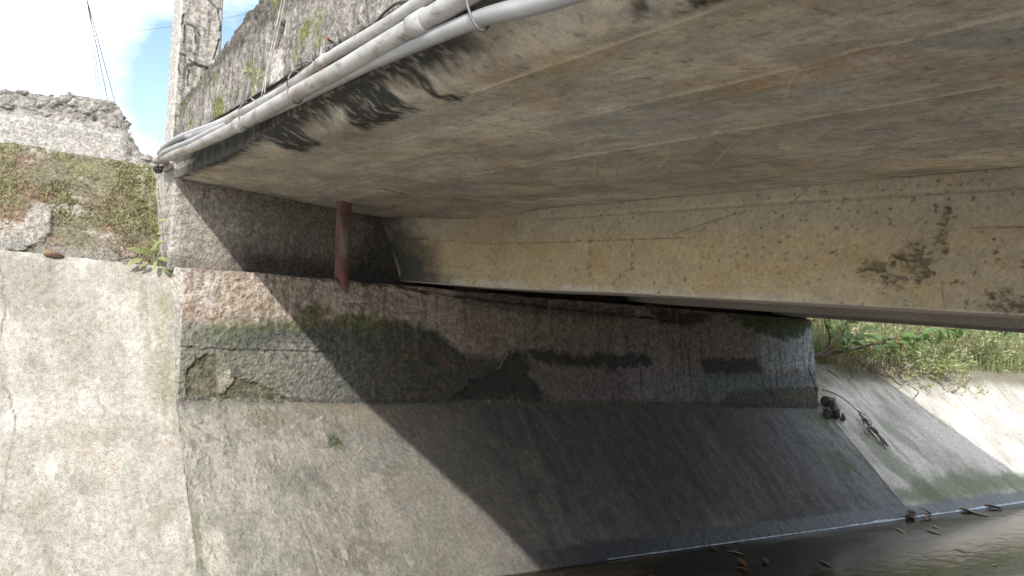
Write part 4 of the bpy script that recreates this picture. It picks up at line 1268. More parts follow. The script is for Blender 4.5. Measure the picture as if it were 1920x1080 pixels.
def stone_mesh(name, seed, mat_tint=(0.38, 0.36, 0.33), npt=16):
    """an angular lump: the hull of a few random points"""
    rs = np.random.RandomState(seed)
    bm = bmesh.new()
    for k in range(npt):
        p = rs.normal(size=3); p /= np.linalg.norm(p); p *= rs.uniform(0.75, 1.15)
        bm.verts.new(p)
    bmesh.ops.convex_hull(bm, input=bm.verts[:])
    bmesh.ops.delete(bm, geom=[v for v in bm.verts if not v.link_faces], context='VERTS')
    bmesh.ops.triangulate(bm, faces=bm.faces[:])
    bm.verts.index_update()
    V = np.array([v.co[:] for v in bm.verts])
    Fs = np.array([[v.index for v in f.verts] for f in bm.faces])
    bm.free()
    t = np.tile(np.array(mat_tint), (len(V), 1)) * rs.uniform(0.55, 1.4, size=(len(V), 1))
    me_o = mesh_np(name, V, Fs, M_RUBBLE, None, np.concatenate([t, np.zeros((len(t), 1))], 1), tris=True, smooth=False)
    me = me_o.data
    bpy.data.objects.remove(me_o)
    return me


STONES = [stone_mesh('stone', k) for k in range(1, 7)]


def place(name, me, loc, rot=(0, 0, 0), sc=(1, 1, 1), parent=None):
    o = bpy.data.objects.new(name, me)
    link(o, parent)
    o.location = loc; o.rotation_euler = rot; o.scale = sc
    if parent is not None:
        o.matrix_parent_inverse = Matrix.Translation(-Vector(parent.location))
    return o


rs = np.random.RandomState(5)
for k in range(44):
    x = rs.uniform(-0.25, 0.8); zt = float(kerb_top(np.array([x]))[0])
    f = rs.rand()
    z = zt - 0.01 if f < 0.5 else rs.uniform(0.93, max(zt, 0.95))
    y = rs.uniform(5.78, 5.9) if f < 0.5 else 5.80
    if k >= 28:
        x = rs.uniform(0.70, 0.95); z = float(kerb_top(np.array([x]))[0]) + rs.uniform(-0.05, 0.01); y = rs.uniform(5.74, 5.85)
    r = rs.uniform(0.010, 0.026)
    place('stone', STONES[k % 6], (x, y, z), rs.uniform(0, 6.28, 3), (r * rs.uniform(.9, 1.5), r * 1.1, r * rs.uniform(.7, 1.0)), kerb)

# ================================================================ right bank beyond the lining
def rbank_map(P):
    x, d, s = P[:, 0], P[:, 1], P[:, 2]
    y0, z0 = slope_point(x, 1.50 + 0 * x)
    return np.stack([x, y0 + (6.3 - y0) * s + d * 0.2, z0 - 0.02 + (0.60 - z0) * s ** 0.9 - d * 0.2], 1)


rbank = rough_box('bank', axis(6.62, 60, 200, 0, 2.0), np.array([0, 1.0]), axis(0, 1, 40), M_EARTH, None, r=0.0001, fmap=rbank_map,
                  fdisp=lambda P, n, b: (0.06 * fbm(P[:, 0] * 2, P[:, 1] * 3, 4, 351)) * (n[:, 1] < -0.1),
                  ftint=lambda P, n, b: lerp(grass_tint(P * 2.5), (0.25, 0.20, 0.13), ss(0, 0.3, fbm(P[:, 0] * 2, P[:, 1] * 4, 4, 352)) * 0.7), coarse=('+y',))
tag(rbank, kind='structure')

# ---------------------------------------------------------------- leaves
def leaf_bm(bm, L_=1.0, w=0.32, fold=0.12, droop=0.25, M=None, n=5):
    rows = []
    for i in range(n + 1):
        t = i / n
        ww = w * 0.5 * (math.sin(math.pi * min(1, t * 0.94 + 0.06)) ** 0.75) * (1 - 0.25 * t)
        z = -droop * t * t
        row = [Vector((-ww, t * L_, z + fold * ww * 2)), Vector((0, t * L_, z)), Vector((ww, t * L_, z + fold * ww * 2))]
        rows.append([bm.verts.new((M @ p) if M else p) for p in row])
    for a, b in zip(rows[:-1], rows[1:]):
        for k in (0, 1):
            f = bm.faces.new((a[k], a[k + 1], b[k + 1], b[k])); f.smooth = True


def leaf_data(name, mat, **kw):
    bm = bmesh.new(); leaf_bm(bm, **kw)
    me = bpy.data.meshes.new(name); bm.to_mesh(me); bm.free(); me.materials.append(mat)
    return me


M_LEAF = plain('green_leaf', (0.10, 0.17, 0.045), 0.4, scale=9, col2=(0.17, 0.25, 0.065), bump=0.1, trans=0.35)
M_LEAF2 = plain('pale_leaf', (0.26, 0.31, 0.12), 0.5, scale=9, col2=(0.42, 0.44, 0.22), bump=0.1, trans=0.35)
M_DRYLEAF = plain('yellowed_leaf', (0.40, 0.23, 0.06), 0.6, scale=7, col2=(0.30, 0.13, 0.04), bump=0.2, trans=0.3)
M_DEAD = plain('dead_leaf', (0.24, 0.17, 0.10), 0.8, scale=14, col2=(0.11, 0.07, 0.045), bump=0.3)
M_PALEDEAD = plain('bleached_leaf', (0.42, 0.35, 0.26), 0.7, scale=14, col2=(0.30, 0.23, 0.16), bump=0.3)
M_TWIG = plain('bark', (0.10, 0.075, 0.055), 0.9, scale=40, bump=0.5, dist=0.003)
M_PALETWIG = plain('dry_twig', (0.42, 0.36, 0.28), 0.8, scale=40, bump=0.3)
M_STRAW = plain('straw', (0.42, 0.35, 0.25), 0.9, scale=20, trans=0.2)
M_GRASS = plain('grass_blade', (0.20, 0.26, 0.10), 0.6, scale=3, col2=(0.34, 0.35, 0.17), trans=0.35)
M_BLACK = plain('rotten_stalks', (0.12, 0.10, 0.085), 0.9, scale=30, bump=0.4)


def rot_to(direction, roll=0.0):
    """leaf's own +Y along direction, face up"""
    d = Vector(direction).normalized()
    x = d.cross(Vector((0, 0, 1)))
    if x.length < 1e-3: x = Vector((1, 0, 0))
    x.normalize(); z = x.cross(d)
    R = Matrix((x, d, z)).transposed()
    return (R @ Matrix.Rotation(roll, 3, 'Y')).to_euler()


def rot_face(direction, nrm):
    d = Vector(direction).normalized(); z = Vector(nrm); z = (z - d * z.dot(d)).normalized(); x = d.cross(z)
    return Matrix((x, d, z)).transposed().to_euler()


# leafy branch reaching out from behind the end of the breast wall
branch = thing('leafy_branch', 'leafy branch with a few orange leaves poking out behind the far end of the wall', 'branch', tuple(at(1538, 668, 1, 5.0)))
BR_Y = 4.95
main = [at(*p, 1, BR_Y + o) for p, o in (((1520, 672), .12), ((1542, 666), .05), ((1600, 655), .0), ((1650, 641), -.03), ((1700, 628), -.05), ((1760, 620), -.06), ((1830, 614), -.05), ((1880, 612), 0))]
side1 = [at(*p, 1, BR_Y + o) for p, o in (((1530, 668), .08), ((1555, 654), .05), ((1574, 640), .05), ((1584, 615), .04), ((1592, 585), .02))]
side2 = [at(*p, 1, BR_Y + o) for p, o in (((1530, 667), .1), ((1552, 650), .1), ((1556, 630), .1), ((1546, 600), .1), ((1550, 580), .1))]
for pts, r0, r1 in ((main, 0.022, 0.006), (side1, 0.016, 0.006), (side2, 0.010, 0.004)):
    bm = bmesh.new(); sp = spline(pts, 26)
    tube(bm, sp, 0.01, 7, radii=[r0 + (r1 - r0) * i / 25 for i in range(26)])
    bm_obj('stem', bm, M_TWIG, branch)
LV = [leaf_data('leaf', M_LEAF, L_=1, w=0.42, fold=0.18, droop=0.30), leaf_data('leaf', M_LEAF, L_=1, w=0.36, fold=0.10, droop=0.45), leaf_data('leaf', M_LEAF, L_=1, w=0.5, fold=0.25, droop=0.15)]
LV_DRY = leaf_data('leaf', M_DRYLEAF, L_=1, w=0.5, fold=0.3, droop=0.5)
rs = np.random.RandomState(21)
mains = spline(main, 60)
for k in range(112):
    t = rs.randint(18, 60) if k < 58 or k >= 84 else 0
    if k < 58 or k >= 84:
        p = mains[t]
    elif k < 74:
        p = spline(side1, 30)[rs.randint(8, 30)]
    else:
        p = spline(side2, 30)[rs.randint(10, 30)]
    sgn = 1 if k % 2 else -1
    d = np.array([rs.uniform(0.3, 1.0), rs.uniform(-0.9, 0.5), rs.uniform(-0.75, 0.25) if sgn > 0 else rs.uniform(-0.25, 0.5)])
    if 58 <= k < 84:
        d[0] = rs.uniform(-0.6, 0.9)
    L_ = rs.uniform(0.12, 0.2)
    p = np.array(p) + np.array([0, rs.uniform(-.25, .05), rs.uniform(-0.03, 0.05)])
    place('leaf', LV[k % 3], p, rot_face(d, (rs.normal() * .5, -0.5, 0.8)), (L_, L_, L_), branch)
for px, py, L_ in ((1634, 641, .19), (1618, 648, .12), (1686, 632, .18), (1572, 614, .13), (1563, 636, .12)):
    p = at(px, py, 1, BR_Y - 0.06)
    L_ *= 0.72; o = place('leaf', LV_DRY, p, rot_to((rs.uniform(-.6, .7), -.3, -.8), rs.uniform(-1, 1)), (L_, L_, L_), branch)
    o['label'] = 'orange withered leaf'

# red blossom lying on the corner of the wall
fl = thing('red_flower', 'small red blossom resting on the far top corner of the wall', 'flower', tuple(at(1527, 603, 1, 4.86)))
pet = leaf_data('petal', plain('red_petal', (0.62, 0.05, 0.03), 0.5, scale=20, trans=0.3), L_=0.055, w=0.035, fold=0.2, droop=0.01)
c0 = Vector(fl.location)
for k in range(5):
    a = k * 1.257
    place('petal', pet, c0, rot_to((math.cos(a), math.sin(a) * 0.6 - 0.5, 0.35)), (1, 1, 1), fl)
bm = bmesh.new(); bmesh.ops.create_icosphere(bm, subdivisions=1, radius=0.012, matrix=Matrix.Translation(c0 + Vector((0, -0.012, 0.004))))
bm_obj('flower_centre', bm, plain('pollen', (0.6, 0.4, 0.08), 0.8), fl)


def foliage(name, label, cat, clumps, mat, n, size, group=None, stems=True, seed=1, flat=0.6):
    """a bush or weed: leaf-sized faces through uneven clumps, carried by thin stems"""
    rs = np.random.RandomState(seed)
    base = clumps[0][0]
    th = thing(name, label, cat, tuple(base), group)
    V, Q = [], []
    tot = sum(c[1] ** 2 for c in clumps)
    for cc, r in clumps:
        m = max(20, int(n * r * r / tot))
        subs = np.array(cc) + rs.normal(size=(max(5, m // 22), 3)) * r * np.array([.55, .45, .45])
        for k in range(m):
            p = subs[rs.randint(len(subs))] + rs.normal(size=3) * r * 0.16
            L_ = size * rs.uniform(0.55, 1.3); w = L_ * rs.uniform(.32, .5)
            d = rs.normal(size=3) * np.array([1, 1, flat]); d /= np.linalg.norm(d)
            s = np.cross(d, rs.normal(size=3)); s /= np.linalg.norm(s) + 1e-6
            u = np.cross(d, s)
            b = len(V)
            V += [p, p + d * L_ * .5 + s * w * .5 + u * w * .12, p + d * L_, p + d * L_ * .5 - s * w * .5 + u * w * .12]
            Q.append([b, b + 1, b + 2, b + 3])
    mesh_np('foliage', np.array(V), np.array(Q), mat, th, smooth=False)
    if stems:
        bm = bmesh.new()
        for cc, r in clumps:
            for k in range(5):
                e = np.array(cc) + rs.normal(size=3) * r * .45
                b = np.array(cc) + np.array([rs.normal() * r * .3, r * .5, -r * 0.7])
                tube(bm, spline([b, (b + e) / 2 + rs.normal(size=3) * r * .12, e], 6), 0.006, 5)
        bm_obj('stem', bm, M_PALETWIG, th)['kind'] = 'stuff'
    return th


def slope_hit(px, py, lift=0.0):
    n = np.array([0, -S_DZ, S_DY]); r = CAM @ _dir(px, py)
    p = r * ((np.array([0, BASE_Y, -0.69]) @ n) / (r @ n))
    nn = n / np.linalg.norm(n)
    return p + nn * lift


foliage('leafy_bush', 'light green bush spilling over the top of the sunlit slope beyond the bridge', 'bush',
        [(slope_hit(px, py, 0.10), r) for px, py, r in ((1700, 668, .30), (1660, 660, .22), (1735, 660, .30), (1760, 690, .28), (1780, 706, .24), (1725, 690, .26), (1690, 690, .20), (1770, 660, .25), (1792, 680, .2))], M_LEAF2, 1700, 0.055, seed=3)
foliage('creeping_weed', 'thin weeds creeping down the concrete just beyond the end of the wall', 'weed',
        [(slope_hit(px, py, 0.04), r) for px, py, r in ((1600, 668, .14), (1625, 672, .13), (1575, 655, .14), (1640, 680, .12), (1650, 662, .16), (1620, 655, .2))], M_LEAF2, 420, 0.045, seed=5)
foliage('leafy_bush', 'green bank growth at the right edge under the girder, above the bright concrete', 'bush',
        [(slope_hit(px, py, 0.12), r) for px, py, r in ((1850, 640, .40), (1880, 636, .35), (1835, 652, .26), (1870, 652, .28), (1905, 640, .4), (1820, 636, .3))], M_LEAF2, 900, 0.06, seed=8)
foliage('creeping_weed', 'low pale weeds straggling over the crest of the bright slope at the right edge', 'weed',
        [(slope_hit(px, py, 0.03), r) for px, py, r in ((1812, 668, .16), (1825, 660, .2), (1845, 672, .14), (1860, 666, .22), (1885, 672, .18), (1900, 664, .28), (1915, 676, .2), (1800, 690, .12), (1808, 716, .10), (1792, 728, .10), (1930, 668, .3))], M_LEAF2, 900, 0.05, seed=6)
foliage('leafy_bush', 'green growth on the bank behind the leafy branch', 'bush',
        [(slope_hit(px, py, 0.15), r) for px, py, r in ((1570, 625, .35), (1610, 622, .35), (1650, 624, .4), (1700, 628, .4), (1750, 630, .4), (1790, 625, .45))], M_LEAF2, 900, 0.06, seed=9)

# grass of the banks: blades nobody could count
def grass(name, spots, mat, hmin, hmax, w, seed, lean=(0.1, 0.7)):
    rs = np.random.RandomState(seed)
    V, Q = [], []
    for p in spots:
        h = rs.uniform(hmin, hmax); a = rs.uniform(0, 6.28); ln = rs.uniform(*lean) * h
        sx, sy = math.cos(a) * w / 2, math.sin(a) * w / 2
        dx, dy = -math.sin(a) * ln, math.cos(a) * ln
        b = len(V)
        for t, ww in ((0, 1), (0.55, 0.75), (1, 0.08)):
            V += [(p[0] - sx * ww + dx * t * t, p[1] - sy * ww + dy * t * t, p[2] + h * t), (p[0] + sx * ww + dx * t * t, p[1] + sy * ww + dy * t * t, p[2] + h * t)]
        Q += [[b, b + 1, b + 3, b + 2], [b + 2, b + 3, b + 5, b + 4]]
    return tag(mesh_np(name, np.array(V), np.array(Q), mat), kind='stuff')


rs = np.random.RandomState(31)
spots = []
for k in range(7000):
    x = 6.7 + 14 * rs.rand() ** 1.3; s = rs.rand()
    y0, z0 = slope_point(np.array([x]), np.array([1.5]))
    s = s ** 1.4
    spots.append((x, y0[0] + (6.3 - y0[0]) * s, z0[0] - 0.03 + (0.60 - z0[0]) * s ** 0.9))
grass('bank_grass', spots, M_GRASS, 0.10, 0.34, 0.014, 32)
spots = []
for k in range(900):
    px = rs.uniform(1740, 1920); py = 640 + (px - 1740) * 0.10 + rs.normal() * 9
    spots.append(slope_hit(px, py, 0.0))
for k in range(500):
    px = rs.uniform(1560, 1700); py = 668 + (px - 1560) * 0.2 + rs.normal() * 9
    spots.append(slope_hit(px, py, 0.0))
grass('dry_grass', spots, M_STRAW, 0.02, 0.09, 0.008, 33, (0.8, 2.6))
spots = []
for k in range(9000):
    s = rs.rand(); x = 0.92 - 1.4 * rs.rand() ** 1.2
    if n2(np.array([x * 4.5 + 9]), np.array([s * 3]), 313)[0] < -0.10 or (k > 4000 and n2(np.array([x * 13]), np.array([s * 8]), 318)[0] < 0.02):
        continue
    spots.append((x, 5.10 + 0.62 * s + 0.04 * math.sin(s * 5) - 0.004, 0.015 + 0.66 * s))
grass('moss_tufts', spots, plain('moss_blade', (0.23, 0.22, 0.10), 0.8, scale=4, col2=(0.32, 0.23, 0.15)), 0.005, 0.022, 0.007, 34, (0.6, 2.2))

# ---------------------------------------------------------------- small plants and litter on the left
wd = thing('leafy_weed', 'small green weed with broad leaves growing at the corner of the back wall', 'weed', tuple(at(285, 492, 1, 5.07)))
bm = bmesh.new()
rs = np.random.RandomState(41)
for pts in ([(285, 494), (284, 450), (282, 400), (285, 350), (287, 318)], [(296, 494), (297, 440), (300, 390), (296, 345)], [(288, 494), (291, 460), (294, 425)], [(305, 496), (306, 450), (303, 405)]):
    bm = bmesh.new(); tube(bm, spline([at(px, py, 1, 5.06 + 0.01 * rs.normal()) for px, py in pts], 16), 0.0022, 5)
    bm_obj('stem', bm, M_LEAF2, wd)
lw = leaf_data('leaf', M_LEAF2, L_=1, w=0.40, fold=0.2, droop=0.25)
for px, py, dx, dz, L_ in ((262, 475, -1, .35, .10), (258, 486, -1, -.35, .10), (276, 478, -.6, .4, .09), (290, 470, .2, .7, .08), (300, 484, .9, -.1, .08), (285, 490, -.2, -.5, .07), (306, 500, .9, -.5, .06), (311, 506, .8, -.3, .06), (295, 462, .5, .6, .06), (286, 448, -.6, .5, .05), (298, 440, .6, .5, .045), (284, 425, -.6, .5, .045), (300, 415, .7, .4, .05), (283, 395, -.7, .4, .04), (299, 380, .6, .6, .04), (287, 365, .6, .5, .035), (286, 340, -.5, .6, .035), (297, 355, .6, .6, .035), (270, 492, -.8, -.4, .07), (278, 462, -.7, .6, .06)):
    p = at(px + (8 if dx < 0 else -4), py, 1, 5.05)
    place('leaf', lw, p, rot_face((dx, -0.45, dz), (-0.35 + rs.normal() * .25, -0.75, 0.6 + rs.normal() * .25)), (L_, L_, L_), wd)

wd = thing('grass_sprig', 'two thin grass blades standing up against the sky by the pipe ends', 'grass sprig', tuple(at(302, 288, 1, 5.5)))
bm = bmesh.new()
for pts in ([(301, 290), (300, 272), (298, 252)], [(303, 290), (301, 275), (296, 262)]):
    tube(bm, spline([at(px, py, 1, 5.5) for px, py in pts], 8), 0.002, 4, radii=[0.0025 - 0.0003 * i for i in range(8)])
bm_obj('blade', bm, M_GRASS, wd)

wd = thing('moss_tuft', 'round dark green moss tuft growing alone on the sunlit slope', 'moss', tuple(slope_hit(625, 826)))
V, Q = [], []
rs = np.random.RandomState(44)
ctr = slope_hit(625, 826)
for k in range(900):
    p = ctr + np.array([rs.normal() * .024, 0, 0]) + np.array([0, S_DY, S_DZ]) / 1.23 * rs.normal() * .030
    d = np.array([rs.normal() * .5, -0.7 + rs.normal() * .3, rs.normal() * .6 - 0.3]); d /= np.linalg.norm(d)
    s = np.cross(d, rs.normal(size=3)); s /= np.linalg.norm(s)
    L_ = rs.uniform(.006, .018); b = len(V)
    V += [p - s * .0025, p + s * .0025, p + d * L_ + s * .0008, p + d * L_ - s * .0008]; Q.append([b, b + 1, b + 2, b + 3])
mesh_np('blades', np.array(V), np.array(Q), plain('dark_moss', (0.09, 0.12, 0.05), 0.9, scale=20, col2=(0.17, 0.20, 0.09)), wd, smooth=False)['kind'] = 'stuff'

# dried husk on the ledge
bm = bmesh.new()
bmesh.ops.create_icosphere(bm, subdivisions=3, radius=1)
for v in bm.verts:
    a = math.atan2(v.co.z, v.co.y)
    k = 1 + 0.16 * math.sin(a * 7 + v.co.x * 2) + 0.1 * math.sin(v.co.x * 5)
    v.co = Vector((v.co.x * 0.055, v.co.y * 0.022 * k, v.co.z * 0.019 * k * (1 - 0.4 * v.co.x)))
p = at(101, 477, 1, 5.085)
o = bm_obj('seed_husk', bm, M_DEAD, None, smooth=True); o.location = p; o.rotation_euler = (0.1, 0.12, 0.15)
tag(o, 'shrivelled brown husk lying on the ledge at the foot of the mossy bank', 'husk')


def twig(name, pts, r, mat, label, cat, group=None, n=14):
    bm = bmesh.new()
    tube(bm, spline(pts, n), r, 6, radii=[r * (1 - 0.5 * i / (n - 1)) for i in range(n)])
    return tag(bm_obj(name, bm, mat), label, cat, group)


twig('twig', [slope_hit(*p, .006) for p in ((318, 770), (330, 782), (351, 812))], 0.006, M_PALETWIG, 'pale straight stick lying on the slope by the left joint', 'twig')
twig('twig', [slope_hit(*p, .003) for p in ((678, 838), (668, 855), (655, 872))], 0.003, M_PALETWIG, 'thin pale twig lying right of the moss tuft', 'twig')
twig('twig', [at(*p, 1, 5.06) for p in ((225, 486), (240, 483), (262, 485))], 0.005, M_TWIG, 'short dark twig beside the broad leaved weed', 'twig')
twig('vine', [slope_hit(*p, .012) for p in ((1541, 733), (1560, 738), (1585, 753), (1608, 774), (1632, 800), (1655, 826), (1668, 842))], 0.006, M_BLACK, 'dark dead vine trailing down the slope from the end of the wall', 'vine', n=24)
dv = thing('stalk_heap', 'dark bundle of rotten stalks caught on the slope under the dead vine', 'plant litter', tuple(slope_hit(1640, 812)))
bm = bmesh.new(); rs = np.random.RandomState(47)
for k in range(34):
    px = 1606 + 48 * rs.rand(); wob = 1.2 + 4.2 * math.exp(-((px - 1630) / 14) ** 2); py = 772 + (px - 1606) * 1.12 + rs.normal() * wob
    q = slope_hit(px, py, rs.uniform(0.0, .012)); q2 = slope_hit(px + rs.uniform(6, 16), py + rs.uniform(9, 20), rs.uniform(0, .012))
    tube(bm, [q, (q + q2) / 2 + np.array([0, -.002, .003]), q2], 0.0045, 4)
bm_obj('stalks', bm, M_BLACK, dv)['kind'] = 'stuff'
for i, pts in enumerate(([(1600, 672), (1625, 690), (1650, 702), (1680, 712)], [(1590, 690), (1598, 705), (1590, 715)], [(1660, 700), (1685, 722), (1700, 716), (1722, 713)], [(1550, 695), (1565, 705), (1572, 712)], [(1715, 745), (1720, 735), (1700, 722)])):
    twig('twig', [slope_hit(*p, .01) for p in pts], 0.007, M_TWIG, ('long dark runner below the weeds on the far slope', 'short forked runner nearest the wall on the far slope', 'curled runner under the light green bush', 'small twig close to the end of the wall on the slope', 'bent runner at the tip of the bush')[i], 'twig')

# broken stones in the corner of wall and slope
rs = np.random.RandomState(51)
pile = [((1551, 753), .060, 'dark lump of broken concrete, biggest, jammed at the foot of the wall end'), ((1560, 765), .055, 'dark broken stone just below the biggest lump at the wall end'), ((1551, 775), .055, 'dark stone at the lower left of the pile by the wall end'), ((1568, 777), .045, 'small dark stone at the right of the pile by the wall end'), ((1580, 783), .035, 'smallest dark stone, lying apart on the right of the pile')]
DARK_STONES = [stone_mesh('stone', 20 + k, (0.17, 0.155, 0.13)) for k in range(2)]
for k, (p, r, lab) in enumerate(pile):
    q = slope_hit(*p, r * .1)
    o = place('stone', DARK_STONES[k % 2], q, rs.uniform(0, 6, 3), (r * 1.2, r * .95, r * 1.05))
    tag(o, lab, 'stone', 'broken stones at the wall end')

# ================================================================ pipes along the edge of the deck
M_GALV = plain('galvanised_pipe', (0.50, 0.49, 0.47), 0.5, 0.15, scale=22, col2=(0.60, 0.595, 0.58), bump=0.25, dist=0.0015, spot=(0.35, 0.6))
M_PVC = plain('grey_pvc', (0.30, 0.31, 0.32), 0.36, scale=8, col2=(0.36, 0.365, 0.37), bump=0.05)
M_WIRE = plain('binding_wire', (0.17, 0.165, 0.16), 0.5, 0.3, scale=60, col2=(0.12, 0.105, 0.095))
M_STEEL = plain('strap_steel', (0.45, 0.44, 0.43), 0.5, 0.4, scale=50, col2=(0.30, 0.25, 0.22))
M_RUSTNAIL = plain('rusty_nail', (0.28, 0.15, 0.10), 0.8, scale=90, col2=(0.16, 0.08, 0.05))


def pipe_mat():
    """zinc-white paint, dirt and rust blooms on the old pipes"""
    m, t, b = nodes_of('painted_pipe')
    N = t.nodes.new; K = t.links.new
    tc = N('ShaderNodeTexCoord')
    mp = N('ShaderNodeMapping'); mp.inputs['Scale'].default_value = (1, 0.35, 1); K(tc.outputs['Object'], mp.inputs['Vector'])
    a = N('ShaderNodeTexNoise'); a.inputs['Scale'].default_value = 38; a.inputs['Detail'].default_value = 7; a.inputs['Roughness'].default_value = 0.7
    c = N('ShaderNodeTexNoise'); c.inputs['Scale'].default_value = 9; c.inputs['Detail'].default_value = 5
    for n in (a, c): K(mp.outputs[0], n.inputs['Vector'])
    r1 = N('ShaderNodeValToRGB'); e = r1.color_ramp.elements
    e[0].position = 0.34; e[0].color = (0.20, 0.185, 0.165, 1); e[1].position = 0.54; e[1].color = (0.44, 0.435, 0.425, 1)
    e2 = r1.color_ramp.elements.new(0.42); e2.color = (0.36, 0.35, 0.335, 1)
    r2 = N('ShaderNodeValToRGB'); r2.color_ramp.elements[0].position = 0.52; r2.color_ramp.elements[1].position = 0.68
    mx = N('ShaderNodeMix'); mx.data_type = 'RGBA'; mx.inputs[7].default_value = (0.24, 0.165, 0.11, 1)
    mm = N('ShaderNodeMath'); mm.operation = 'MULTIPLY'; mm.inputs[1].default_value = 0.6
    K(a.outputs['Fac'], r1.inputs['Fac']); K(c.outputs['Fac'], r2.inputs['Fac'])
    K(r2.outputs['Color'], mm.inputs[0]); K(mm.outputs[0], mx.inputs[0]); K(r1.outputs['Color'], mx.inputs[6]); K(mx.outputs[2], b.inputs['Base Color'])
    bp = N('ShaderNodeBump'); bp.inputs['Strength'].default_value = 0.35; bp.inputs['Distance'].default_value = 0.0015
    K(a.outputs['Fac'], bp.inputs['Height']); K(bp.outputs[0], b.inputs['Normal'])
    b.inputs['Roughness'].default_value = 0.6; b.inputs['Metallic'].default_value = 0.15
    return m


M_PIPE = pipe_mat()


def pipe(name, pts, r, mat, label, n=120, seg=20, sockets=()):
    th = thing(name, label, 'pipe', tuple(pts[0]))
    bm = bmesh.new(); sp = spline(pts, n)
    sp = [p + np.array([0.0015 * math.sin(i * 0.21), 0, 0.0015 * math.sin(i * 0.13 + 1)]) for i, p in enumerate(sp)]
    tube(bm, sp, r, seg)
    bm_obj('pipe_run', bm, mat, th)
    for yc in sockets:
        i = min(range(len(sp)), key=lambda k: abs(sp[k][1] - yc))
        i = max(1, min(i, len(sp) - 2))
        d = (sp[i + 1] - sp[i - 1]); d /= np.linalg.norm(d)
        bm = bmesh.new(); tube(bm, [sp[i] - d * 0.035, sp[i] - d * .034, sp[i] + d * .034, sp[i] + d * 0.035], r * 1.16, seg, radii=[r * 1.05, r * 1.17, r * 1.17, r * 1.05])
        bm_obj('socket', bm, mat, th)
    return sp


PX = 0.85
low_run = pipe('water_pipe', [at(293, 301, 0, 0.853), (PX, 5.06, .650), (PX, 4.613, .638), (PX, 3.527, .621), (PX, 2.687, .630), (PX, 2.291, .638), (PX, 2.055, .643), (PX, 1.747, .651), (PX, 1.6, .655), (PX - .005, 1.2, .672), (PX - .01, .4, .70), (PX - .01, -2.4, .72)], 0.0255, M_PIPE,
               'long pale painted water pipe, thickest of the weathered pair along the bridge edge', 150, sockets=(3.35, 1.78))
up_run = pipe('water_pipe', [(PX, 4.35, .690), (PX, 3.817, .672), (PX, 2.914, .668), (PX, 2.428, .688), (PX, 2.076, .696), (PX, 1.795, .704), (PX, 1.5, .715), (PX - .01, .4, .755), (PX - .01, -2.4, .77)], 0.0175, M_PIPE,
              'thinner pale water pipe lying on top of the thick one along the bridge edge', 130, sockets=(2.45,))
pipe('conduit', [at(px, py, 0, x) for px, py, x in ((299, 288, .862), (309, 276, .86), (330, 262, .857), (365, 248, .853), (398, 236, .85), (425, 224, .853), (450, 210, .862))], 0.017, M_PVC, 'upper grey conduit bending down at the far end of the pipes', 40)
pipe('conduit', [at(px, py, 0, x) for px, py, x in ((300, 297, .835), (308, 287, .83), (330, 277, .835), (365, 263, .838), (398, 246, .845), (425, 232, .85))] + [up_run[2]], 0.0165, M_PVC, 'lower grey conduit between the bent conduit and the thick pipe at the far end', 40)
pvc_run = pipe('drain_conduit', [(.892, 3.3, .640), (.886, 2.8, .634), (.876, 2.331, .629), (.87, 2.097, .626), (.87, 1.78, .617), (.87, 1.544, .604), (.87, 1.41, .592), (.87, 1.305, .580), (.87, 1.0, .555), (.87, .3, .50), (.86, -1.0, .47), (.86, -2.4, .47)], 0.0195, M_PVC,
               'smooth grey plastic pipe tucked under the weathered pipes at the bridge edge', 110)


def ring_pts(c, ru, rv, tilt=0.0, n=22, a0=0.0, a1=2 * math.pi):
    return [(c[0] + ru * math.cos(a0 + (a1 - a0) * i / (n - 1)), c[1] + tilt * math.sin(a0 + (a1 - a0) * i / (n - 1)) + 0.004 * i / n, c[2] + rv * math.sin(a0 + (a1 - a0) * i / (n - 1))) for i in range(n)]


def tie(y, label, c, ru, rv, tail, tilt=0.012, r=0.0032):
    th = thing('wire_tie', label, 'wire tie', (c[0], y, c[2]), 'wires binding the pipes')
    bm = bmesh.new(); tube(bm, ring_pts(c, ru, rv, tilt), r, 6)
    bm_obj('loop', bm, M_WIRE, th)
    if tail:
        bm = bmesh.new(); tube(bm, spline(tail, 14), r, 6)
        bm_obj('tail', bm, M_WIRE, th)
    return th


tie(2.69, 'wire tie below the bent strap, its tail curling up over the two pale pipes', (.851, 2.69, .655), .030, .056, [at(px, py, 0, .853) for px, py in ((556, 142), (583, 116), (588, 121))] + [])
bm = bmesh.new(); tube(bm, spline([at(px, py, 0, .86) for px, py in ((554, 123), (563, 119), (577, 115), (586, 118), (588, 126))], 14), 0.003, 6)
tag(bm_obj('wire_tail', bm, M_WIRE), 'loose curled end of wire just above the pipes below the bent strap', 'wire')
tie(3.28, 'wire tie farthest along the two pale pipes, under the hanging wires', (.851, 3.28, .648), .030, .052, [(.845, 3.28, .70), (.85, 3.26, .74), (.865, 3.3, .80)])
tie(1.53, 'wire tie nearest the top edge of the photo, looping down under the grey plastic pipe', (.862, 1.53, .655), .032, .085, None, 0.03)

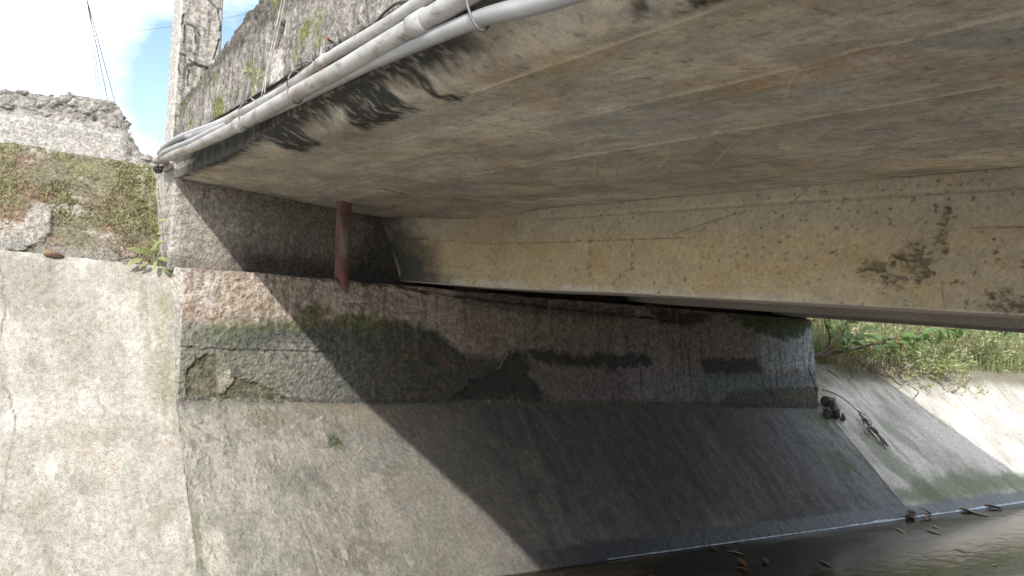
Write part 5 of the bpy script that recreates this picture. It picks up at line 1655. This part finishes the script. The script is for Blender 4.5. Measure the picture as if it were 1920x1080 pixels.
# bent strap nailed to the parapet
th = thing('pipe_strap', 'bent flat steel strap with a nail sticking out of the mossy parapet', 'bracket', tuple(at(612, 85, 0, .88)))
bm = bmesh.new()
prof = [at(px, py, 0, x) for px, py, x in ((600, 117, .862), (601, 100, .862), (603, 89, .864), (612, 86, .872), (622, 85, .874), (626, 80, .874), (624, 92, .885), (620, 104, .895))]
w = np.array([0, 0.008, 0.0])
vs = [[bm.verts.new(p - w * (1 if i < 3 else .6) + np.array([0, 0, -0.001])), bm.verts.new(p + w * (1 if i < 3 else .6)), bm.verts.new(p + w * (1 if i < 3 else .6) + np.array([.003, 0, .003])), bm.verts.new(p - w * (1 if i < 3 else .6) + np.array([.003, 0, .002]))] for i, p in enumerate(prof)]
for a, b in zip(vs[:-1], vs[1:]):
    for k in range(4):
        bm.faces.new((a[k], a[(k + 1) % 4], b[(k + 1) % 4], b[k]))
bm.faces.new(vs[0]); bm.faces.new(vs[-1][::-1])
bm_obj('strap', bm, M_STEEL, th)
bm = bmesh.new(); a = at(611, 71, 0, .85); b = at(627, 82, 0, .895)
tube(bm, [a, a + (b - a) * .04, a + (b - a) * .06, b], .004, 8, radii=[.0075, .0075, .004, .0035])
bm_obj('nail', bm, M_RUSTNAIL, th)

bm = bmesh.new(); tube(bm, spline([at(px, py, 0, x) for px, py, x in ((692, 57, .87), (706, 40, .865), (722, 22, .865), (742, 7, .868), (762, 2, .875), (790, 2, .885))], 24), 0.0042, 7)
tag(bm_obj('cable', bm, plain('black_cable', (0.06, 0.06, 0.06), 0.5)), 'dark cable arching out over the mossy parapet behind the pipes', 'cable')
for i, (pts, lab) in enumerate((([(538, -20), (526, 40), (512, 95), (500, 145), (496, 175)], 'pale wire hanging straight down the parapet, right of its twin'), ([(533, -20), (520, 42), (507, 98), (497, 148), (490, 182)], 'pale wire hanging straight down the parapet, left of its twin'), ([(490, 140), (478, 158), (482, 172), (470, 182), (486, 192), (495, 178)], 'tangled loose wire above the farthest tie on the pipes'))):
    bm = bmesh.new(); tube(bm, spline([at(px, py, 0, .885) for px, py in pts], 22), 0.0028 if i < 2 else 0.0018, 5)
    tag(bm_obj('hanging_wire', bm, plain('zinc_wire', (0.55, 0.53, 0.50), 0.5, 0.2)), lab, 'wire')

# clutter of black plastic at the pipe ends
bm = bmesh.new(); bmesh.ops.create_icosphere(bm, subdivisions=3, radius=1)
V = np.array([v.co[:] for v in bm.verts]); d = 0.75 + 0.9 * fbm3(V, 2.6, 4, 401)
for v, k in zip(bm.verts, d): v.co = Vector((v.co.x * .035 * k, v.co.y * .04 * k, v.co.z * .03 * k))
o = bm_obj('plastic_scrap', bm, plain('black_plastic', (0.035, 0.034, 0.035), 0.7), None, smooth=False); o.location = at(297, 318, 1, 5.06)
tag(o, 'crumpled black plastic scrap stuck under the far ends of the pipes', 'scrap')

# ---------------------------------------------------------------- rusty drain pipe through the deck
M_RUSTPIPE, t_, b_ = nodes_of('rusted_pipe')
N = t_.nodes.new; K = t_.links.new
tc = N('ShaderNodeTexCoord'); a_ = N('ShaderNodeTexNoise'); a_.inputs['Scale'].default_value = 26; a_.inputs['Detail'].default_value = 8; a_.inputs['Roughness'].default_value = .7
c_ = N('ShaderNodeTexNoise'); c_.inputs['Scale'].default_value = 7; c_.inputs['Detail'].default_value = 5
mp = N('ShaderNodeMapping'); mp.inputs['Scale'].default_value = (1, 1, .45); mp.inputs['Location'].default_value = (.3, .7, .2)
K(tc.outputs['Object'], mp.inputs['Vector']); K(mp.outputs[0], a_.inputs['Vector']); K(mp.outputs[0], c_.inputs['Vector'])
r1 = N('ShaderNodeValToRGB'); e = r1.color_ramp.elements
e[0].position = .32; e[0].color = (.055, .04, .036, 1); e[1].position = .68; e[1].color = (.21, .095, .065, 1)
e2 = e.new(.5); e2.color = (.135, .062, .045, 1)
r2 = N('ShaderNodeValToRGB'); r2.color_ramp.elements[0].position = .50; r2.color_ramp.elements[1].position = .60
mx = N('ShaderNodeMix'); mx.data_type = 'RGBA'; mx.inputs[7].default_value = (.15, .14, .125, 1)
K(a_.outputs['Fac'], r1.inputs['Fac']); K(c_.outputs['Fac'], r2.inputs['Fac']); K(r2.outputs['Color'], mx.inputs[0]); K(r1.outputs['Color'], mx.inputs[6]); K(mx.outputs[2], b_.inputs['Base Color'])
bp = N('ShaderNodeBump'); bp.inputs['Strength'].default_value = .6; bp.inputs['Distance'].default_value = .004
K(a_.outputs['Fac'], bp.inputs['Height']); K(bp.outputs[0], b_.inputs['Normal']); b_.inputs['Roughness'].default_value = .85
th = thing('drain_pipe', 'rusty iron drain pipe with a slanted cut end hanging from the deck', 'pipe', (1.835, 4.66, .2))
bm = bmesh.new(); seg = 28; R_ = .045; Ri = .039
rows = []
for rr in (R_, Ri):
    ring = []
    for j in range(13):
        t = j / 12
        row = []
        for k in range(seg):
            a = 2 * math.pi * k / seg
            cx = 1.822 + .030 * (1 - t)
            zb = .062 - .092 * (math.cos(a) * .5 + .5)
            z = zb + (.545 - zb) * t
            q = rr * (1 + .012 * math.sin(a * 3 + j))
            row.append(bm.verts.new((cx + q * math.cos(a), 4.66 + q * math.sin(a), z)))
        ring.append(row)
    rows.append(ring)
for ring in rows:
    for a, b in zip(ring[:-1], ring[1:]):
        for k in range(seg):
            f = bm.faces.new((a[k], a[(k + 1) % seg], b[(k + 1) % seg], b[k])); f.smooth = True
for k in range(seg):
    bm.faces.new((rows[0][0][k], rows[0][0][(k + 1) % seg], rows[1][0][(k + 1) % seg], rows[1][0][k]))
bm_obj('pipe_tube', bm, M_RUSTPIPE, th)

# twiggy scrap left in the corner of deck and girder
nest = thing('twig_scrap', 'tiny brown wad of twigs stuck where the girder meets the deck', 'scrap', tuple(at(810, 410, 0, 2.6)))
bm = bmesh.new(); rs = np.random.RandomState(61); c0 = at(811, 409, 0, 2.55)
for k in range(12):
    d = rs.normal(size=3) * .03
    tube(bm, [c0 - d * .5, c0 + rs.normal(size=3) * .006, c0 + d * (1 if k > 2 else 1.8)], .003, 4)
bm_obj('twigs', bm, M_BLACK, nest)['kind'] = 'stuff'

# ================================================================ litter along the water
# painted strip of sky reflection where the water touches the slope
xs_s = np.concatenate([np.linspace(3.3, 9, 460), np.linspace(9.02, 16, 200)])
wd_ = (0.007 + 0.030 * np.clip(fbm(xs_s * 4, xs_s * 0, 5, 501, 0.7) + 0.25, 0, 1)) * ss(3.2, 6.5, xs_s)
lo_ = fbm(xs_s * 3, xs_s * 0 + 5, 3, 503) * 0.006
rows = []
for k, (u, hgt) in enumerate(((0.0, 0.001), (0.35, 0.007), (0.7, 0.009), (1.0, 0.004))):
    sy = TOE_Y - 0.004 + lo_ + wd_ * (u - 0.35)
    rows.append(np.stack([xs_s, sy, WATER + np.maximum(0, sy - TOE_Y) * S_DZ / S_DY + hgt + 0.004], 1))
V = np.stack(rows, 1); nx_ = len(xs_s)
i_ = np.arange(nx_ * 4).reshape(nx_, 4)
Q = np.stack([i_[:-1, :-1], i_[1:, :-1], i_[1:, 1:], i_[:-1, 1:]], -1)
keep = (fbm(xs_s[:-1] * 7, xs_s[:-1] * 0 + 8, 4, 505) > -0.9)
tag(mesh_np('sky_sheen_line', V.reshape(-1, 3), Q[keep].reshape(-1, 4), plain('painted_sky_sheen', (0.26, 0.32, 0.40), 0.3, scale=14, col2=(0.52, 0.57, 0.63), bump=0.4)), kind='stuff')

flat_leaf = leaf_data('fallen_leaf', M_DEAD, L_=1, w=.34, fold=.5, droop=-.12)
pale_leaf = leaf_data('fallen_leaf', M_PALEDEAD, L_=1, w=.22, fold=.3, droop=.05)
amber_leaf = leaf_data('fallen_leaf', plain('amber_leaf', (0.30, 0.13, 0.04), .6, scale=14, col2=(.20, .08, .03)), L_=1, w=.30, fold=.4, droop=-.1)
LIT = [(1395, 1040, 'p', .12, 20, 'bleached narrow leaf floating nearest the dark bank'), (1378, 1030, 'd', .07, 140, 'dark leaf touching the bleached leaf on the water'), (1400, 1062, 'a', .13, -25, 'amber curled leaf at the bottom edge of the water'), (1380, 1064, 'a', .10, 200, 'amber leaf left of the larger amber one at the bottom edge'), (1440, 1058, 'd', .11, -35, 'dark brown boat shaped leaf alone on the water'), (1560, 1062, 'p', .14, -15, 'long bleached blade floating right of the brown leaf'), (1484, 998, 'p', .09, 160, 'small pale leaf washed up at the foot of the slope'), (1345, 1032, 'a', .10, -8, 'yellowish leaf floating left of the bleached one'), (1735, 992, 'p', .17, 170, 'pale straw lying just off the corner of the slope joint'), (1748, 985, 'p', .11, 150, 'short pale straw above the longer straw at the slope joint'), (1680, 990, 'p', .14, 150, 'pale straw left of the slope joint on the water'), (1855, 968, 'p', .22, 10, 'large pale scrap at the waterline on the right'), (1880, 955, 'd', .16, 30, 'brown scrap at the waterline at the right edge'), (1825, 962, 'd', .14, 0, 'brown leaf washed up in front of the bright slope'), (1870, 1058, 'p', .08, 90, 'tiny pale leaf low on the right of the water'), (1815, 1035, 'p', .10, 12, 'small pale scrap in the middle of the light water'), (1845, 1040, 'p', .08, 40, 'smaller pale scrap right beside the one in the light water')]
for px, py, kind, L_, ang, lab in LIT:
    p = at(px, py, 2, WATER + .004)
    if p[1] > 3.74: p[1] = 3.735; p[2] += .02
    me = {'p': pale_leaf, 'd': flat_leaf, 'a': amber_leaf}[kind]
    a = math.radians(ang)
    o = place('fallen_leaf', me, p, (0, 0, a), (L_, L_, L_ * .8))
    tag(o, lab, 'leaf', 'leaves and straw on the water')
dbr = thing('debris_heap', 'dark heap of sodden twigs and leaves where the slope joint meets the water', 'plant litter', tuple(at(1704, 968, 2, WATER)))
bm = bmesh.new(); rs = np.random.RandomState(63); c0 = at(1704, 970, 2, WATER)
for k in range(40):
    p = c0 + np.array([rs.normal() * .10, rs.normal() * .04 + .01, .010 + abs(rs.normal()) * .015]); d = rs.normal(size=3) * np.array([.06, .035, .012])
    tube(bm, [p - d * .5, p + rs.normal(size=3) * .01, p + d * .5], .005, 4)
bm_obj('twigs', bm, M_BLACK, dbr)['kind'] = 'stuff'
for k in range(6):
    p = c0 + np.array([rs.normal() * .12, rs.normal() * .04 - .03, .02])
    L_ = rs.uniform(.06, .12)
    place('leaf', (flat_leaf, pale_leaf, amber_leaf)[k % 3], p, (rs.uniform(-.3, .3), rs.uniform(-.3, .3), rs.uniform(0, 6.28)), (L_, L_, L_), dbr)

# ================================================================ overhead wires and their pole, beyond the broken wall
pole_base = at(208, 236, 1, 50.0)
pole = thing('utility_pole', 'distant utility pole whose wires rise from behind the broken wall', 'pole', (pole_base[0], 50.0, .6))
M_POLE = plain('pole_concrete', (.32, .31, .29), .9, scale=4)
bm = bmesh.new(); tube(bm, [(pole_base[0], 50, .3), (pole_base[0], 50, pole_base[2] + .3)], .15, 12, radii=[.17, .11])
bm_obj('shaft', bm, M_POLE, pole)
plain_box('crossarm', (pole_base[0] - 1.1, 49.9, pole_base[2] - .3), (pole_base[0] + 1.1, 50.1, pole_base[2] - .15), M_STEEL, pole)
M_CABLE = plain('line_wire', (.10, .10, .105), .6)
for i, (x_lo, x_hi, lab) in enumerate(((213, 175, 'overhead wire farthest right, rising beside the cracked post'), (201, 172, 'overhead wire second from the right, rising behind the broken wall'), (190, 170, 'faint overhead wire third from the right'), (184, 168, 'faint overhead wire at the far left of the bunch'))):
    a = at(x_lo + (x_lo - x_hi) * .35, 232, 1, 49.9)
    slope_ = (x_lo - x_hi) / (185 - 45.0)
    y_top = -1100
    b = at(x_hi - slope_ * (45 - y_top), y_top, 1, 8.5)
    pts = [a + (b - a) * t for t in np.linspace(0, 1, 12)]
    bm = bmesh.new(); tube(bm, pts, .014 if i < 2 else .008, 5)
    tag(bm_obj('overhead_wire', bm, M_CABLE), lab, 'wire', 'overhead wires')
a = at(60, 76, 1, 60); b = at(470, 25, 1, 60)
bm = bmesh.new(); tube(bm, [a + (b - a) * t - np.array([0, 0, .25 * math.sin(math.pi * t)]) for t in np.linspace(-.5, 1.5, 16)], .012, 5)
tag(bm_obj('overhead_wire', bm, M_CABLE), 'single overhead wire crossing almost level behind the cracked post', 'wire', 'overhead wires')
